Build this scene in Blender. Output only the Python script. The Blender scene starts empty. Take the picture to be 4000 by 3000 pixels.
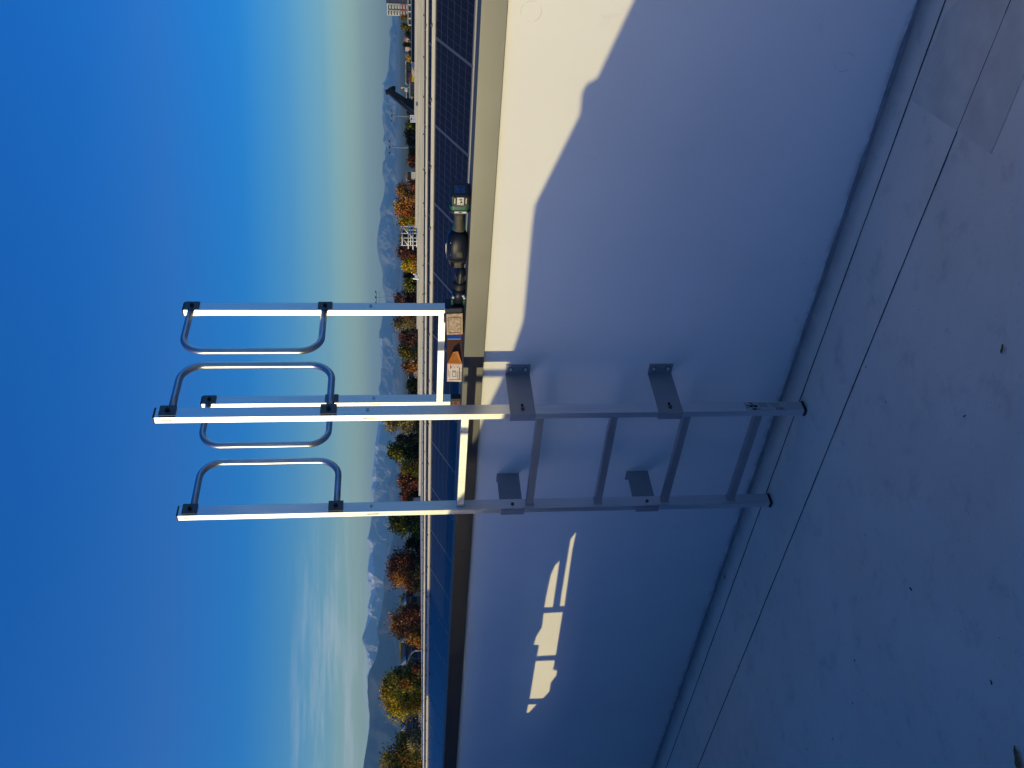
import bpy, bmesh, math, random
from mathutils import Vector, Matrix
random.seed(7)
R = math.radians
scene = bpy.context.scene
COL = scene.collection

# ------------------------------------------------------------------ camera
CAM = Vector((2.464, -2.566, 1.533)); YAW = 0.7345; PITCH = -0.1140; ROLL = -0.0079; F = 3823.7
fw = Vector((-math.sin(YAW)*math.cos(PITCH), math.cos(YAW)*math.cos(PITCH), math.sin(PITCH)))
rt = Vector((math.cos(YAW), math.sin(YAW), 0)); up = rt.cross(fw)
r2 = math.cos(ROLL)*rt + math.sin(ROLL)*up; u2 = -math.sin(ROLL)*rt + math.cos(ROLL)*up
cd = bpy.data.cameras.new('camera'); cam = bpy.data.objects.new('camera', cd); COL.objects.link(cam)
cd.sensor_fit = 'HORIZONTAL'; cd.sensor_width = 36; cd.lens = F/4000*36; cd.clip_start = 0.05; cd.clip_end = 60000
M3 = Matrix((-u2, r2, -fw)).transposed()          # the phone was held on its side: the world's up points to the picture's left
cam.matrix_world = Matrix.Translation(CAM) @ M3.to_4x4()
scene.camera = cam
HEAD = Vector((-math.sin(YAW), math.cos(YAW), 0)); RIGHT = rt
def ray(x, y): return fw + (3000-y-1500)/F*r2 - (x-2000)/F*u2
def at(x, y, d):                                   # survey point: x, y read on the photograph, d metres ahead
    return CAM + ray(x, y)*d

# ------------------------------------------------------------------ light
SUN = Vector((-0.54, -1.0, 0.205)).normalized()
EL = math.asin(SUN.z); AZ = math.atan2(SUN.x, SUN.y)
w = bpy.data.worlds.new('World'); scene.world = w; w.use_nodes = True
nt = w.node_tree; nt.nodes.clear()
def N(t, tree=None, **k):
    n = (tree or nt).nodes.new(t)
    for a, b in k.items(): setattr(n, a, b)
    return n
L = lambda a, b: nt.links.new(a, b)
sky = N('ShaderNodeTexSky', sky_type='NISHITA', sun_disc=False, sun_elevation=EL, sun_rotation=AZ, altitude=200, air_density=1.0, dust_density=2.2, ozone_density=3.0)
hsv = N('ShaderNodeHueSaturation'); hsv.inputs['Saturation'].default_value = 1.25; hsv.inputs['Value'].default_value = 1.0
tint = N('ShaderNodeMixRGB', blend_type='MULTIPLY'); tint.inputs[0].default_value = 1.0; L(sky.outputs[0], tint.inputs[1]); L(tint.outputs[0], hsv.inputs['Color'])
tc = N('ShaderNodeTexCoord'); sep = N('ShaderNodeSeparateXYZ'); L(tc.outputs['Generated'], sep.inputs[0])
grd = N('ShaderNodeMapRange'); grd.inputs[1].default_value = 0.0; grd.inputs[2].default_value = 0.40; L(sep.outputs['Z'], grd.inputs[0])
rmp = N('ShaderNodeValToRGB'); L(grd.outputs[0], rmp.inputs[0]); el_ = rmp.color_ramp.elements
STOPS = [(0.0, (2.5, 2.5, 2.0)), (0.04, (2.25, 2.35, 2.05)), (0.07, (1.15, 1.45, 1.75)), (0.105, (0.78, 1.08, 1.55)), (0.15, (0.66, 0.88, 1.44)), (0.22, (0.76, 0.80, 1.24)), (0.38, (0.84, 0.84, 1.26))]
for i, (z_, c_) in enumerate(STOPS):
    e_ = el_[i] if i < 2 else el_.new(z_/0.4)
    e_.position = z_/0.4; e_.color = (c_[0]/3, c_[1]/3, c_[2]/3, 1)
tm_ = N('ShaderNodeVectorMath', operation='SCALE'); tm_.inputs[3].default_value = 3.0; L(rmp.outputs[0], tm_.inputs[0]); L(tm_.outputs[0], tint.inputs[2])
# thin cirrus low over the mountains to the left
mp = N('ShaderNodeMapping'); mp.inputs['Rotation'].default_value = (0.0, 0.0, YAW+0.33)
L(tc.outputs['Generated'], mp.inputs[0])
mp2 = N('ShaderNodeMapping'); mp2.inputs['Rotation'].default_value = (0.0, 0.10, 0.0); mp2.inputs['Scale'].default_value = (5.0, 5.0, 70.0)
L(mp.outputs[0], mp2.inputs[0])
ns = N('ShaderNodeTexNoise'); ns.inputs['Scale'].default_value = 1.6; ns.inputs['Detail'].default_value = 7; ns.inputs['Roughness'].default_value = 0.62
L(mp2.outputs[0], ns.inputs['Vector'])
def MR(src, a, b, c=0.0, d=1.0):
    m = N('ShaderNodeMapRange', interpolation_type='SMOOTHSTEP'); m.inputs[1].default_value = a; m.inputs[2].default_value = b; m.inputs[3].default_value = c; m.inputs[4].default_value = d
    L(src, m.inputs[0]); return m.outputs[0]
def MU(a, b):
    m = N('ShaderNodeMath', operation='MULTIPLY')
    for i, s in enumerate((a, b)):
        if hasattr(s, 'links') or hasattr(s, 'node'): L(s, m.inputs[i])
        else: m.inputs[i].default_value = s
    return m.outputs[0]
wisp = MR(ns.outputs['Fac'], 0.40, 0.66)
dotn = N('ShaderNodeVectorMath', operation='DOT_PRODUCT'); L(tc.outputs['Generated'], dotn.inputs[0])
ca = YAW + R(24); dotn.inputs[1].default_value = (-math.sin(ca), math.cos(ca), 0.0)
azm = MR(dotn.outputs['Value'], math.cos(R(21)), math.cos(R(7)))
elm = MU(MR(sep.outputs['Z'], 0.008, 0.04), MR(sep.outputs['Z'], 0.125, 0.06))
cl = MU(MU(wisp, azm), elm); cl = MU(cl, 0.5)
mix = N('ShaderNodeMixRGB'); mix.inputs[2].default_value = (5.0, 5.2, 5.2, 1); L(cl, mix.inputs[0]); L(hsv.outputs[0], mix.inputs[1])
bg = N('ShaderNodeBackground'); bg.inputs['Strength'].default_value = 0.147; L(mix.outputs[0], bg.inputs['Color'])
wo = N('ShaderNodeOutputWorld'); L(bg.outputs[0], wo.inputs['Surface'])
sd = bpy.data.lights.new('sun', 'SUN'); sd.energy = 3.2; sd.angle = R(0.36); sd.color = (1.0, 0.84, 0.41)
so = bpy.data.objects.new('sun', sd); COL.objects.link(so); so.rotation_euler = SUN.to_track_quat('Z', 'Y').to_euler(); so.location = (-5, -9, 6)
scene.view_settings.view_transform = 'Standard'; scene.view_settings.look = 'None'
scene.view_settings.exposure = 0.0; scene.view_settings.gamma = 1.0
scene.render.engine = 'CYCLES'
scene.cycles.max_bounces = 8; scene.cycles.volume_bounces = 0

# ------------------------------------------------------------------ materials
def mat(name, col, rough=0.6, metal=0.0, var=0.0, vscale=6.0, bump=0.0, bscale=60.0, coat=0.0, stretch=None, spec=0.5):
    m = bpy.data.materials.new(name); m.use_nodes = True; t = m.node_tree; b = t.nodes['Principled BSDF']
    b.inputs['Base Color'].default_value = (*col, 1); b.inputs['Roughness'].default_value = rough; b.inputs['Metallic'].default_value = metal
    b.inputs['Coat Weight'].default_value = coat; b.inputs['Specular IOR Level'].default_value = spec
    c = t.nodes.new('ShaderNodeTexCoord'); v = c.outputs['Object']
    if stretch:
        mp = t.nodes.new('ShaderNodeMapping'); mp.inputs['Scale'].default_value = stretch; t.links.new(v, mp.inputs[0]); v = mp.outputs[0]
    if var:
        n = t.nodes.new('ShaderNodeTexNoise'); n.inputs['Scale'].default_value = vscale; n.inputs['Detail'].default_value = 6; t.links.new(v, n.inputs['Vector'])
        r = t.nodes.new('ShaderNodeValToRGB'); r.color_ramp.elements[0].position = 0.3; r.color_ramp.elements[1].position = 0.7
        r.color_ramp.elements[0].color = (*[max(0, k*(1-var)) for k in col], 1); r.color_ramp.elements[1].color = (*[min(1, k*(1+var)) for k in col], 1)
        t.links.new(n.outputs['Fac'], r.inputs[0]); t.links.new(r.outputs[0], b.inputs['Base Color'])
        m2 = t.nodes.new('ShaderNodeMapRange'); m2.inputs[3].default_value = max(0.02, rough-0.08); m2.inputs[4].default_value = min(1, rough+0.08)
        t.links.new(n.outputs['Fac'], m2.inputs[0]); t.links.new(m2.outputs[0], b.inputs['Roughness'])
    if bump:
        n = t.nodes.new('ShaderNodeTexNoise'); n.inputs['Scale'].default_value = bscale; n.inputs['Detail'].default_value = 5; t.links.new(v, n.inputs['Vector'])
        bp = t.nodes.new('ShaderNodeBump'); bp.inputs['Strength'].default_value = bump; bp.inputs['Distance'].default_value = 0.01
        t.links.new(n.outputs['Fac'], bp.inputs['Height']); t.links.new(bp.outputs[0], b.inputs['Normal'])
    return m
class G:                                            # tiny helper to write shader maths
    def __init__(s, m): s.t = m.node_tree; s.m = m; s.b = s.t.nodes['Principled BSDF']
    def n(s, k, **kw):
        x = s.t.nodes.new(k)
        for a, b in kw.items(): setattr(x, a, b)
        return x
    def l(s, a, b): s.t.links.new(a, b)
    def ma(s, op, *a, clamp=False):
        x = s.n('ShaderNodeMath', operation=op); x.use_clamp = clamp
        for i, v in enumerate(a):
            if isinstance(v, (int, float)): x.inputs[i].default_value = v
            else: s.l(v, x.inputs[i])
        return x.outputs[0]
    def noise(s, v, sc, det=5, ro=0.55):
        x = s.n('ShaderNodeTexNoise'); x.inputs['Scale'].default_value = sc; x.inputs['Detail'].default_value = det; x.inputs['Roughness'].default_value = ro
        if v is not None: s.l(v, x.inputs['Vector'])
        return x.outputs['Fac']
    def mr(s, v, a, b, c=0.0, d=1.0):
        x = s.n('ShaderNodeMapRange', interpolation_type='SMOOTHSTEP')
        for i, k in enumerate((a, b, c, d)): x.inputs[i+1].default_value = k
        s.l(v, x.inputs[0]); return x.outputs[0]
    def mix(s, f, a, b):
        x = s.n('ShaderNodeMixRGB')
        if isinstance(f, (int, float)): x.inputs[0].default_value = f
        else: s.l(f, x.inputs[0])
        for i, v in ((1, a), (2, b)):
            if isinstance(v, tuple): x.inputs[i].default_value = (*v, 1)
            else: s.l(v, x.inputs[i])
        return x.outputs[0]

ALU = mat('brushed_aluminium', (0.72, 0.74, 0.77), 0.40, 1.0, 0.06, 5, 0.03, 90, stretch=(30, 30, 1.0))
ALU_TUBE = mat('aluminium_tube', (0.50, 0.51, 0.53), 0.33, 0.95, 0.10, 14, 0.04, 60)
STEEL = mat('grey_bracket_steel', (0.30, 0.31, 0.33), 0.55, 0.4, 0.05, 20, 0.03, 200)
DSTEEL = mat('dark_clamp_steel', (0.10, 0.105, 0.11), 0.45, 0.5, 0.1, 30)
BOLT = mat('zinc_bolt', (0.75, 0.75, 0.75), 0.4, 0.4)
RUNG_SHADED = mat('rung_aluminium_shaded', (0.44, 0.44, 0.45), 0.45, 0.9, 0.08, 6, 0.03, 90)  # darkened copy of the aluminium: dim reflections painted into the lower rungs
BLACK = mat('black_rubber', (0.012, 0.012, 0.014), 0.6)
DARKRED = mat('dark_red_plastic', (0.16, 0.012, 0.01), 0.4)
SLOT = mat('slot_shadow_black', (0.01, 0.01, 0.01), 0.9)

# ------------------------------------------------------------------ mesh helpers
ORG = {}
def obj(name, bm, m, parent=None, smooth=False, bev=0.0, seg=2):
    if bev: bmesh.ops.bevel(bm, geom=[e for e in bm.edges if e.is_manifold and e.calc_face_angle(0) > 0.6], offset=bev, segments=seg, affect='EDGES', profile=0.5)
    o0 = ORG.get(parent.name, Vector()) if parent else Vector()
    if o0.length: bmesh.ops.translate(bm, verts=bm.verts, vec=-o0)
    me = bpy.data.meshes.new(name); bm.normal_update(); bm.to_mesh(me); bm.free()
    if smooth:
        for p in me.polygons: p.use_smooth = True
    ms = m if isinstance(m, (list, tuple)) else [m]
    for k in ms: me.materials.append(k)
    o = bpy.data.objects.new(name, me); COL.objects.link(o)
    if parent: o.parent = parent
    ORG[o.name] = o0
    return o
def islands(name, bm, m, parent, smooth=False):      # every loose piece of bm becomes a part of its own
    seen = set(); groups = []
    for v in bm.verts:
        if v in seen: continue
        st_ = [v]; gset = []
        while st_:
            q_ = st_.pop()
            if q_ in seen: continue
            seen.add(q_); gset.append(q_); st_ += [e.other_vert(q_) for e in q_.link_edges]
        groups.append(gset)
    for gset in groups:
        b2 = bmesh.new(); mp_ = {v: b2.verts.new(v.co) for v in gset}
        for f in {f for v in gset for f in v.link_faces}: b2.faces.new([mp_[v] for v in f.verts])
        obj(name, b2, m, parent, smooth)
    bm.free()
def thing(name, label, cat, loc, group=None):
    o = bpy.data.objects.new(name, None); COL.objects.link(o); o.location = loc; o.empty_display_size = 0.1
    o['label'] = label; o['category'] = cat
    if group: o['group'] = group
    ORG[o.name] = Vector(loc); return o
def tag(o, label, cat, group=None):
    o['label'] = label; o['category'] = cat
    if group: o['group'] = group
    return o
def struct(o, label=None, kind='structure'):
    o['kind'] = kind
    if label: o['label'] = label
    return o
def copy_tree(o, parent=None):
    c = o.copy(); COL.objects.link(c)
    if parent: c.parent = parent
    for ch in list(o.children): copy_tree(ch, c)
    return c
def box(bm, x0, x1, y0, y1, z0, z1):
    vs = [bm.verts.new((x, y, z)) for x in (x0, x1) for y in (y0, y1) for z in (z0, z1)]
    for f in ((0,1,3,2), (4,6,7,5), (0,4,5,1), (2,3,7,6), (0,2,6,4), (1,5,7,3)): bm.faces.new([vs[i] for i in f])
    return vs
def obox(bm, c, ax, ay, az):                        # oriented box: centre and half-axis vectors
    vs = [bm.verts.new(c + ax*i + ay*j + az*k) for i in (-1, 1) for j in (-1, 1) for k in (-1, 1)]
    for f in ((0,1,3,2), (4,6,7,5), (0,4,5,1), (2,3,7,6), (0,2,6,4), (1,5,7,3)): bm.faces.new([vs[i] for i in f])
    bmesh.ops.recalc_face_normals(bm, faces=list({f for v in vs for f in v.link_faces}))
    return vs
def bar(bm, a, b, w, h=None):
    a = Vector(a); b = Vector(b); d = b-a; h = h or w
    s = d.cross(Vector((0, 0, 1)));
    if s.length < 1e-4: s = Vector((1, 0, 0))
    s.normalize(); t = s.cross(d).normalized()
    obox(bm, (a+b)/2, s*w/2, d/2, t*h/2)
def tube(bm, pts, r, seg=20, caps=True):
    pts = [Vector(p) for p in pts]; rings = []
    prev = None
    for i, p in enumerate(pts):
        t = (pts[min(i+1, len(pts)-1)] - pts[max(i-1, 0)]).normalized()
        if prev is None:
            n = t.cross(Vector((1, 0, 0)))
            if n.length < 0.1: n = t.cross(Vector((0, 0, 1)))
            n.normalize()
        else: n = (prev - t*prev.dot(t)).normalized()
        prev = n; b = t.cross(n)
        rr = r[i] if isinstance(r, (list, tuple)) else r
        rings.append([bm.verts.new(p + (n*math.cos(2*math.pi*k/seg) + b*math.sin(2*math.pi*k/seg))*rr) for k in range(seg)])
    for A, B in zip(rings, rings[1:]):
        for k in range(seg): bm.faces.new((A[k], A[(k+1) % seg], B[(k+1) % seg], B[k]))
    if caps: bm.faces.new(rings[0][::-1]); bm.faces.new(rings[-1])
    bmesh.ops.recalc_face_normals(bm, faces=bm.faces)
def cyl(bm, c, axis, r, h, seg=12):
    a = Vector(axis).normalized(); tube(bm, [Vector(c)-a*h/2, Vector(c)+a*h/2], r, seg)
def prism(bm, poly, ext):                           # polygon (3-D points) pushed along ext
    A = [bm.verts.new(p) for p in poly]; B = [bm.verts.new(Vector(p)+Vector(ext)) for p in poly]
    bm.faces.new(A[::-1]); bm.faces.new(B)
    for i in range(len(A)): j = (i+1) % len(A); bm.faces.new((A[i], A[j], B[j], B[i]))
    bmesh.ops.recalc_face_normals(bm, faces=bm.faces)
def loft(bm, st, seg=28, n=2.6):                    # stations along X: (x, y centre, z centre, half y, half z)
    rings = []
    for s in st:
        x, yc, zc, hy, hz = s[:5]; e = s[5] if len(s) > 5 else n
        ring = []
        for k in range(seg):
            a = 2*math.pi*k/seg; ca, sa = math.cos(a), math.sin(a)
            ring.append(bm.verts.new((x, yc+hy*math.copysign(abs(ca)**(2/e), ca), zc+hz*math.copysign(abs(sa)**(2/e), sa))))
        rings.append(ring)
    for A, B in zip(rings, rings[1:]):
        for k in range(seg): bm.faces.new((A[k], A[(k+1) % seg], B[(k+1) % seg], B[k]))
    bm.faces.new(rings[0][::-1]); bm.faces.new(rings[-1]); bmesh.ops.recalc_face_normals(bm, faces=bm.faces)
NB = bmesh.new

# ------------------------------------------------------------------ ground, terrace, roof
YW = 0.217
GROUND = -10.0
gm = mat('town_ground', (0.09, 0.10, 0.05), 0.95, 0, 0.35, 0.02)
bm = NB(); K = 48; c = bm.verts.new((0, 0, GROUND)); ring = [bm.verts.new((13500*math.cos(2*math.pi*k/K), 13500*math.sin(2*math.pi*k/K), GROUND)) for k in range(K)]
for k in range(K): bm.faces.new((c, ring[k], ring[(k+1) % K]))
struct(obj('ground', bm, gm), 'flat dark green land spreading to the mountains')

# terrace floor membrane
fm = mat('terrace_membrane', (0.40, 0.40, 0.40), 0.55); g = G(fm)
tcn = g.n('ShaderNodeTexCoord'); P = tcn.outputs['Object']; sp = g.n('ShaderNodeSeparateXYZ'); g.l(P, sp.inputs[0])
n1 = g.noise(P, 1.7, 8, 0.62); n2 = g.noise(P, 9, 8, 0.7); n3 = g.noise(P, 55, 5, 0.7); n4 = g.noise(P, 4.2, 3, 0.5)
base = g.mix(g.mr(n1, 0.3, 0.7), (0.78, 0.655, 0.50), (0.86, 0.735, 0.575))
base = g.mix(g.ma('MULTIPLY', g.mr(n2, 0.52, 0.72), 0.25), base, (0.25, 0.235, 0.21))
base = g.mix(g.ma('MULTIPLY', g.mr(n3, 0.62, 0.75), 0.55), base, (0.16, 0.155, 0.15))
mus = g.ma('MULTIPLY', g.mr(n4, 0.58, 0.66), g.mr(n2, 0.42, 0.6)); base = g.mix(g.ma('MULTIPLY', mus, 0.12), base, (0.26, 0.25, 0.23))
# smudges left by wet soles and buckets
vo = g.n('ShaderNodeTexVoronoi'); vo.inputs['Scale'].default_value = 3.1; g.l(P, vo.inputs['Vector'])
blot = g.ma('MULTIPLY', g.mr(vo.outputs['Distance'], 0.24, 0.05), g.mr(n2, 0.45, 0.62)); base = g.mix(g.ma('MULTIPLY', blot, 0.10), base, (0.20, 0.19, 0.18))
rg = g.ma('SQRT', g.ma('ADD', g.ma('POWER', g.ma('SUBTRACT', sp.outputs['X'], 0.98), 2.0), g.ma('POWER', g.ma('ADD', sp.outputs['Y'], 1.0), 2.0)))
ringm = g.ma('MULTIPLY', g.mr(g.ma('ABSOLUTE', g.ma('SUBTRACT', rg, 0.045)), 0.006, 0.0), 0.35); base = g.mix(ringm, base, (0.22, 0.21, 0.20))
# grime along the foot of the wall
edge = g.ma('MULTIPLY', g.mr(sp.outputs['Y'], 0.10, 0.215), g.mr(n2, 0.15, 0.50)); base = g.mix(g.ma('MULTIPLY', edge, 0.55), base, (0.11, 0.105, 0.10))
spk = g.mr(g.noise(P, 130, 2, 0.5), 0.69, 0.75); base = g.mix(g.ma('MULTIPLY', spk, 0.4), base, (0.06, 0.055, 0.05))
g.l(base, g.b.inputs['Base Color']); g.l(g.mr(n2, 0.3, 0.7, 0.42, 0.62), g.b.inputs['Roughness'])
bp = g.n('ShaderNodeBump'); bp.inputs['Strength'].default_value = 0.25; bp.inputs['Distance'].default_value = 0.004; g.l(g.ma('ADD', n3, g.ma('MULTIPLY', n1, 2.0)), bp.inputs['Height']); g.l(bp.outputs[0], g.b.inputs['Normal'])
bm = NB(); box(bm, -11, 6.5, -6, YW, -0.3, 0.0)
struct(obj('terrace_floor', bm, fm), 'pale grey roof terrace membrane in shade')
# seams of the membrane: welded laps, each sheet edge a hair above the next
seamm = mat('seam_shadow', (0.03, 0.03, 0.035), 0.9)
for Y in (0.076, -0.220):
    bm = NB()
    for i in range(175):
        x0 = -11+i*0.1; j = random.uniform(-0.0007, 0.0007); wd = random.uniform(0.0011, 0.0021)
        box(bm, x0, x0+0.1, Y-wd+j, Y+wd+j, 0.0005, 0.0022)
    struct(obj('floor_seam', bm, seamm), 'thin dark seam line in the terrace membrane running along the wall')
# brownish repair patch
pm = mat('membrane_patch', (0.68, 0.59, 0.46), 0.55, 0, 0.12, 9, 0.2, 50)
bm = NB(); prism(bm, [(1.301, -0.400, 0.0003), (1.225, 0.062, 0.0003), (1.49, 0.05, 0.0003), (1.75, -0.124, 0.0003), (1.62, -0.39, 0.0003)], (0, 0, 0.0016))
struct(obj('floor_patch', bm, pm), 'faint brownish patch on the terrace membrane')

# parapet wall
wm = mat('white_membrane_wall', (0.78, 0.77, 0.74), 0.6); g = G(wm)
tcn = g.n('ShaderNodeTexCoord'); P = tcn.outputs['Object']; sp = g.n('ShaderNodeSeparateXYZ'); g.l(P, sp.inputs[0])
m1 = g.noise(P, 1.3, 4, 0.5); m2 = g.noise(P, 14, 6, 0.6); m3 = g.noise(P, 6, 7, 0.75)
wc = g.mix(g.mr(m1, 0.3, 0.7), (0.81, 0.785, 0.71), (0.86, 0.835, 0.76))
dk = g.ma('MULTIPLY', g.mr(m3, 0.58, 0.78), 0.26); wc = g.mix(dk, wc, (0.42, 0.40, 0.38))
def arc(cx, cz, r, wd, st, cut):
    d = g.ma('SQRT', g.ma('ADD', g.ma('POWER', g.ma('SUBTRACT', sp.outputs['X'], cx), 2.0), g.ma('POWER', g.ma('SUBTRACT', sp.outputs['Z'], cz), 2.0)))
    a = g.mr(g.ma('ABSOLUTE', g.ma('SUBTRACT', d, r)), wd, 0.0)
    return g.ma('MULTIPLY', g.ma('MULTIPLY', a, g.mr(m2, cut, cut+0.12)), st)
for a in (arc(1.27, 0.17, 0.030, 0.0022, 0.4, 0.42), arc(1.391, 1.15, 0.030, 0.0022, 0.35, 0.45)): wc = g.mix(a, wc, (0.30, 0.27, 0.24))
# grey dust that splashed up the foot of the wall
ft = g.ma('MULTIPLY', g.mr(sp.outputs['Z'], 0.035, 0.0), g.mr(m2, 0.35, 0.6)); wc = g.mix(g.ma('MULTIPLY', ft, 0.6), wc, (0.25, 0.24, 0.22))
g.l(wc, g.b.inputs['Base Color'])
bp = g.n('ShaderNodeBump'); bp.inputs['Strength'].default_value = 0.12; bp.inputs['Distance'].default_value = 0.01; g.l(g.ma('ADD', m2, g.ma('MULTIPLY', m1, 3.0)), bp.inputs['Height']); g.l(bp.outputs[0], g.b.inputs['Normal'])
wall = thing('parapet_wall', 'white smooth parapet wall under a metal coping, ladder standing before it', 'wall', (0, YW, 0))
bm = NB(); box(bm, -11, 6.5, YW, YW+0.1, 0.0, 1.285); obj('wall_face', bm, wm, wall)
COP = mat('coping_metal', (0.108, 0.111, 0.120), 0.37, 1.0, 0.03, 3, 0.02, 300)
COPT = mat('coping_top_metal', (0.13, 0.125, 0.115), 0.75, 0.3, 0.12, 8, spec=0.25)
for a, b in ((-11, -1.0465), (-1.0435, 6.5)):
    bm = NB(); box(bm, a, b, YW-0.020, YW-0.0175, 1.222, 1.296);  box(bm, a, b, YW-0.0175, YW-0.004, 1.222, 1.2245)
    box(bm, a, b, YW+0.115, YW+0.118, 1.23, 1.296)
    cp_ = obj('coping', bm, COP, wall)
    bm = NB(); box(bm, a, b, YW-0.0175, YW+0.115, 1.2925, 1.2958); obj('coping_top', bm, COPT, cp_)
# welded fillet at the foot of the wall
flm = mat('fillet_membrane', (0.25, 0.24, 0.22), 0.7, 0, 0.25, 12, 0.3, 60)
bm = NB(); n = 220; A = []; B = []
for i in range(n+1):
    x = -11+17.5*i/n; j = random.uniform(-0.0025, 0.0025)
    A.append(bm.verts.new((x, YW-0.0015, 0.009+j))); B.append(bm.verts.new((x, YW-0.012-j, 0.0015)))
for i in range(n): bm.faces.new((A[i], B[i], B[i+1], A[i+1]))
obj('fillet', bm, flm, wall, smooth=True)

# the large flat roof beyond the wall
rm = mat('roof_gravel_sheet', (0.82, 0.73, 0.58), 0.9, 0, 0.12, 0.9, 0.0, 1, stretch=(0.05, 1.2, 1), spec=0.0)
edge = [(-28.1, 78.3), (-37.6, 66.1), (-43.1, 59.9), (-49.7, 49.5), (-57.6, 43.7), (-63.5, 38.6), (-66.5, 32.2), (-95, 4), (-95, 0.34), (45, 0.34), (45, 170)]
bm = NB(); prism(bm, [(x, y, GROUND-0.5) for x, y in edge], (0, 0, 0.08-GROUND+0.5))
struct(obj('flat_roof', bm, rm), 'large flat beige roof carrying the rows of solar panels')

# low upstands crossing the bare part of the roof
upm = mat('upstand_sheet', (0.42, 0.40, 0.35), 0.9, 0, 0.2, 1.5, stretch=(0.15, 1, 8), spec=0.1)
for i, (yy, x0, lb) in enumerate(((46, -52.5, 'nearest low beige upstand crossing the bare roof, just beyond the solar rows'), (51, -48.8, 'second low beige upstand crossing the bare roof'), (57, -45.5, 'third low beige upstand on the bare roof'), (63.5, -40.5, 'fourth low beige upstand on the bare roof'), (70.5, -35.0, 'last low beige upstand, close to the far roof edge'))):
    bm = NB(); box(bm, x0, 44, yy, yy+0.3, 0.078, 0.08+0.135+0.02*(i % 2)); tag(obj('roof_upstand', bm, upm), lb, 'roof upstand', 'low upstands across the bare roof')
# ------------------------------------------------------------------ ladder
W = 0.528; D = 0.050; SW = 0.026; ZT = 2.392
lad = thing('roof_access_ladder', 'brushed aluminium ladder with five rungs and two hoop handles, against the white parapet wall', 'ladder', (-W/2, 0, 0))
def stile(xr, y0, z0, z1, par, label=None):
    bm = NB(); box(bm, xr-SW, xr, y0, y0+D, z0, z1); s = obj('stile', bm, ALU, par, bev=0.0022)
    bm = NB(); box(bm, xr-SW-0.0012, xr+0.0012, y0-0.0012, y0+D+0.0012, z1, z1+0.006); obj('end_cap', bm, BLACK, s, bev=0.001)
    for z, h in ((ZT-0.04, 0.040), (1.643, 0.046)):
        bm = NB(); box(bm, xr-0.0155, xr-0.0118, y0-0.0006, y0+0.001, z-h/2, z+h/2); obj('slot', bm, SLOT, s)
    bm = NB(); cyl(bm, (xr+0.002, y0+0.030, 1.650), (1, 0, 0), 0.0055, 0.005, 12); obj('rivet', bm, BOLT, s, smooth=True)
    return s
ladder_st = []
for xr in (0.0, -W):
    s = stile(xr, 0, 0.012, ZT, lad); ladder_st.append(s)
    bm = NB(); box(bm, xr-SW-0.0015, xr+0.0015, -0.0015, D+0.0015, 0.0025, 0.012); obj('rubber_foot', bm, BLACK, s, bev=0.001)
for k in range(5):
    z = 0.175+0.28*k
    bm = NB(); box(bm, -W, -SW, 0.0165, 0.0435, z-0.0125, z+0.0145); r_ = obj('rung', bm, ALU if k == 4 else RUNG_SHADED, lad, bev=0.002)
    bm = NB(); box(bm, -W-0.0005, -W+0.005, 0.0125, 0.0465, z-0.0165, z+0.0175); obj('weld', bm, ALU_TUBE, r_, bev=0.003)
def hoop(xc, y0, y1, zt, zb, par):
    rc = 0.085; pts = []
    sg = 1 if y1 > y0 else -1
    pts.append((xc, y0, zt)); pts.append((xc, (y0+y1-sg*rc)/2, zt))
    for i in range(13):
        a = math.pi/2*i/12; pts.append((xc, y1-sg*rc+sg*rc*math.sin(a), zt-rc+rc*math.cos(a)))
    for i in range(13):
        a = math.pi/2*i/12; pts.append((xc, y1-sg*rc+sg*rc*math.cos(a), zb+rc-rc*math.sin(a)))
    pts.append((xc, (y0+y1-sg*rc)/2, zb)); pts.append((xc, y0, zb))
    bm = NB(); tube(bm, pts, 0.0132, 24); return obj('hoop_handle', bm, ALU_TUBE, par, smooth=True)
def clamps(xr, y0, zs, par):
    for z in zs:
        bm = NB()
        box(bm, xr+0.0022, xr+0.0048, y0+0.006, y0+0.058, z-0.029, z+0.029); box(bm, xr-SW-0.0048, xr-SW-0.0022, y0+0.006, y0+0.058, z-0.029, z+0.029)
        islands('clamp_plate', bm, DSTEEL, par)
        bm = NB(); cyl(bm, (xr+0.008, y0+0.032, z), (1, 0, 0), 0.0085, 0.007, 6); cyl(bm, (xr+0.0135, y0+0.032, z), (1, 0, 0), 0.005, 0.006, 12); bmesh.ops.recalc_face_normals(bm, faces=bm.faces); obj('bolt', bm, BLACK, par)
for xr in (0.0, -W):
    hoop(xr-SW/2, D-0.004, 0.294, 2.342, 1.787, lad); clamps(xr, 0, (2.350, 1.789), lad)
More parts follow.
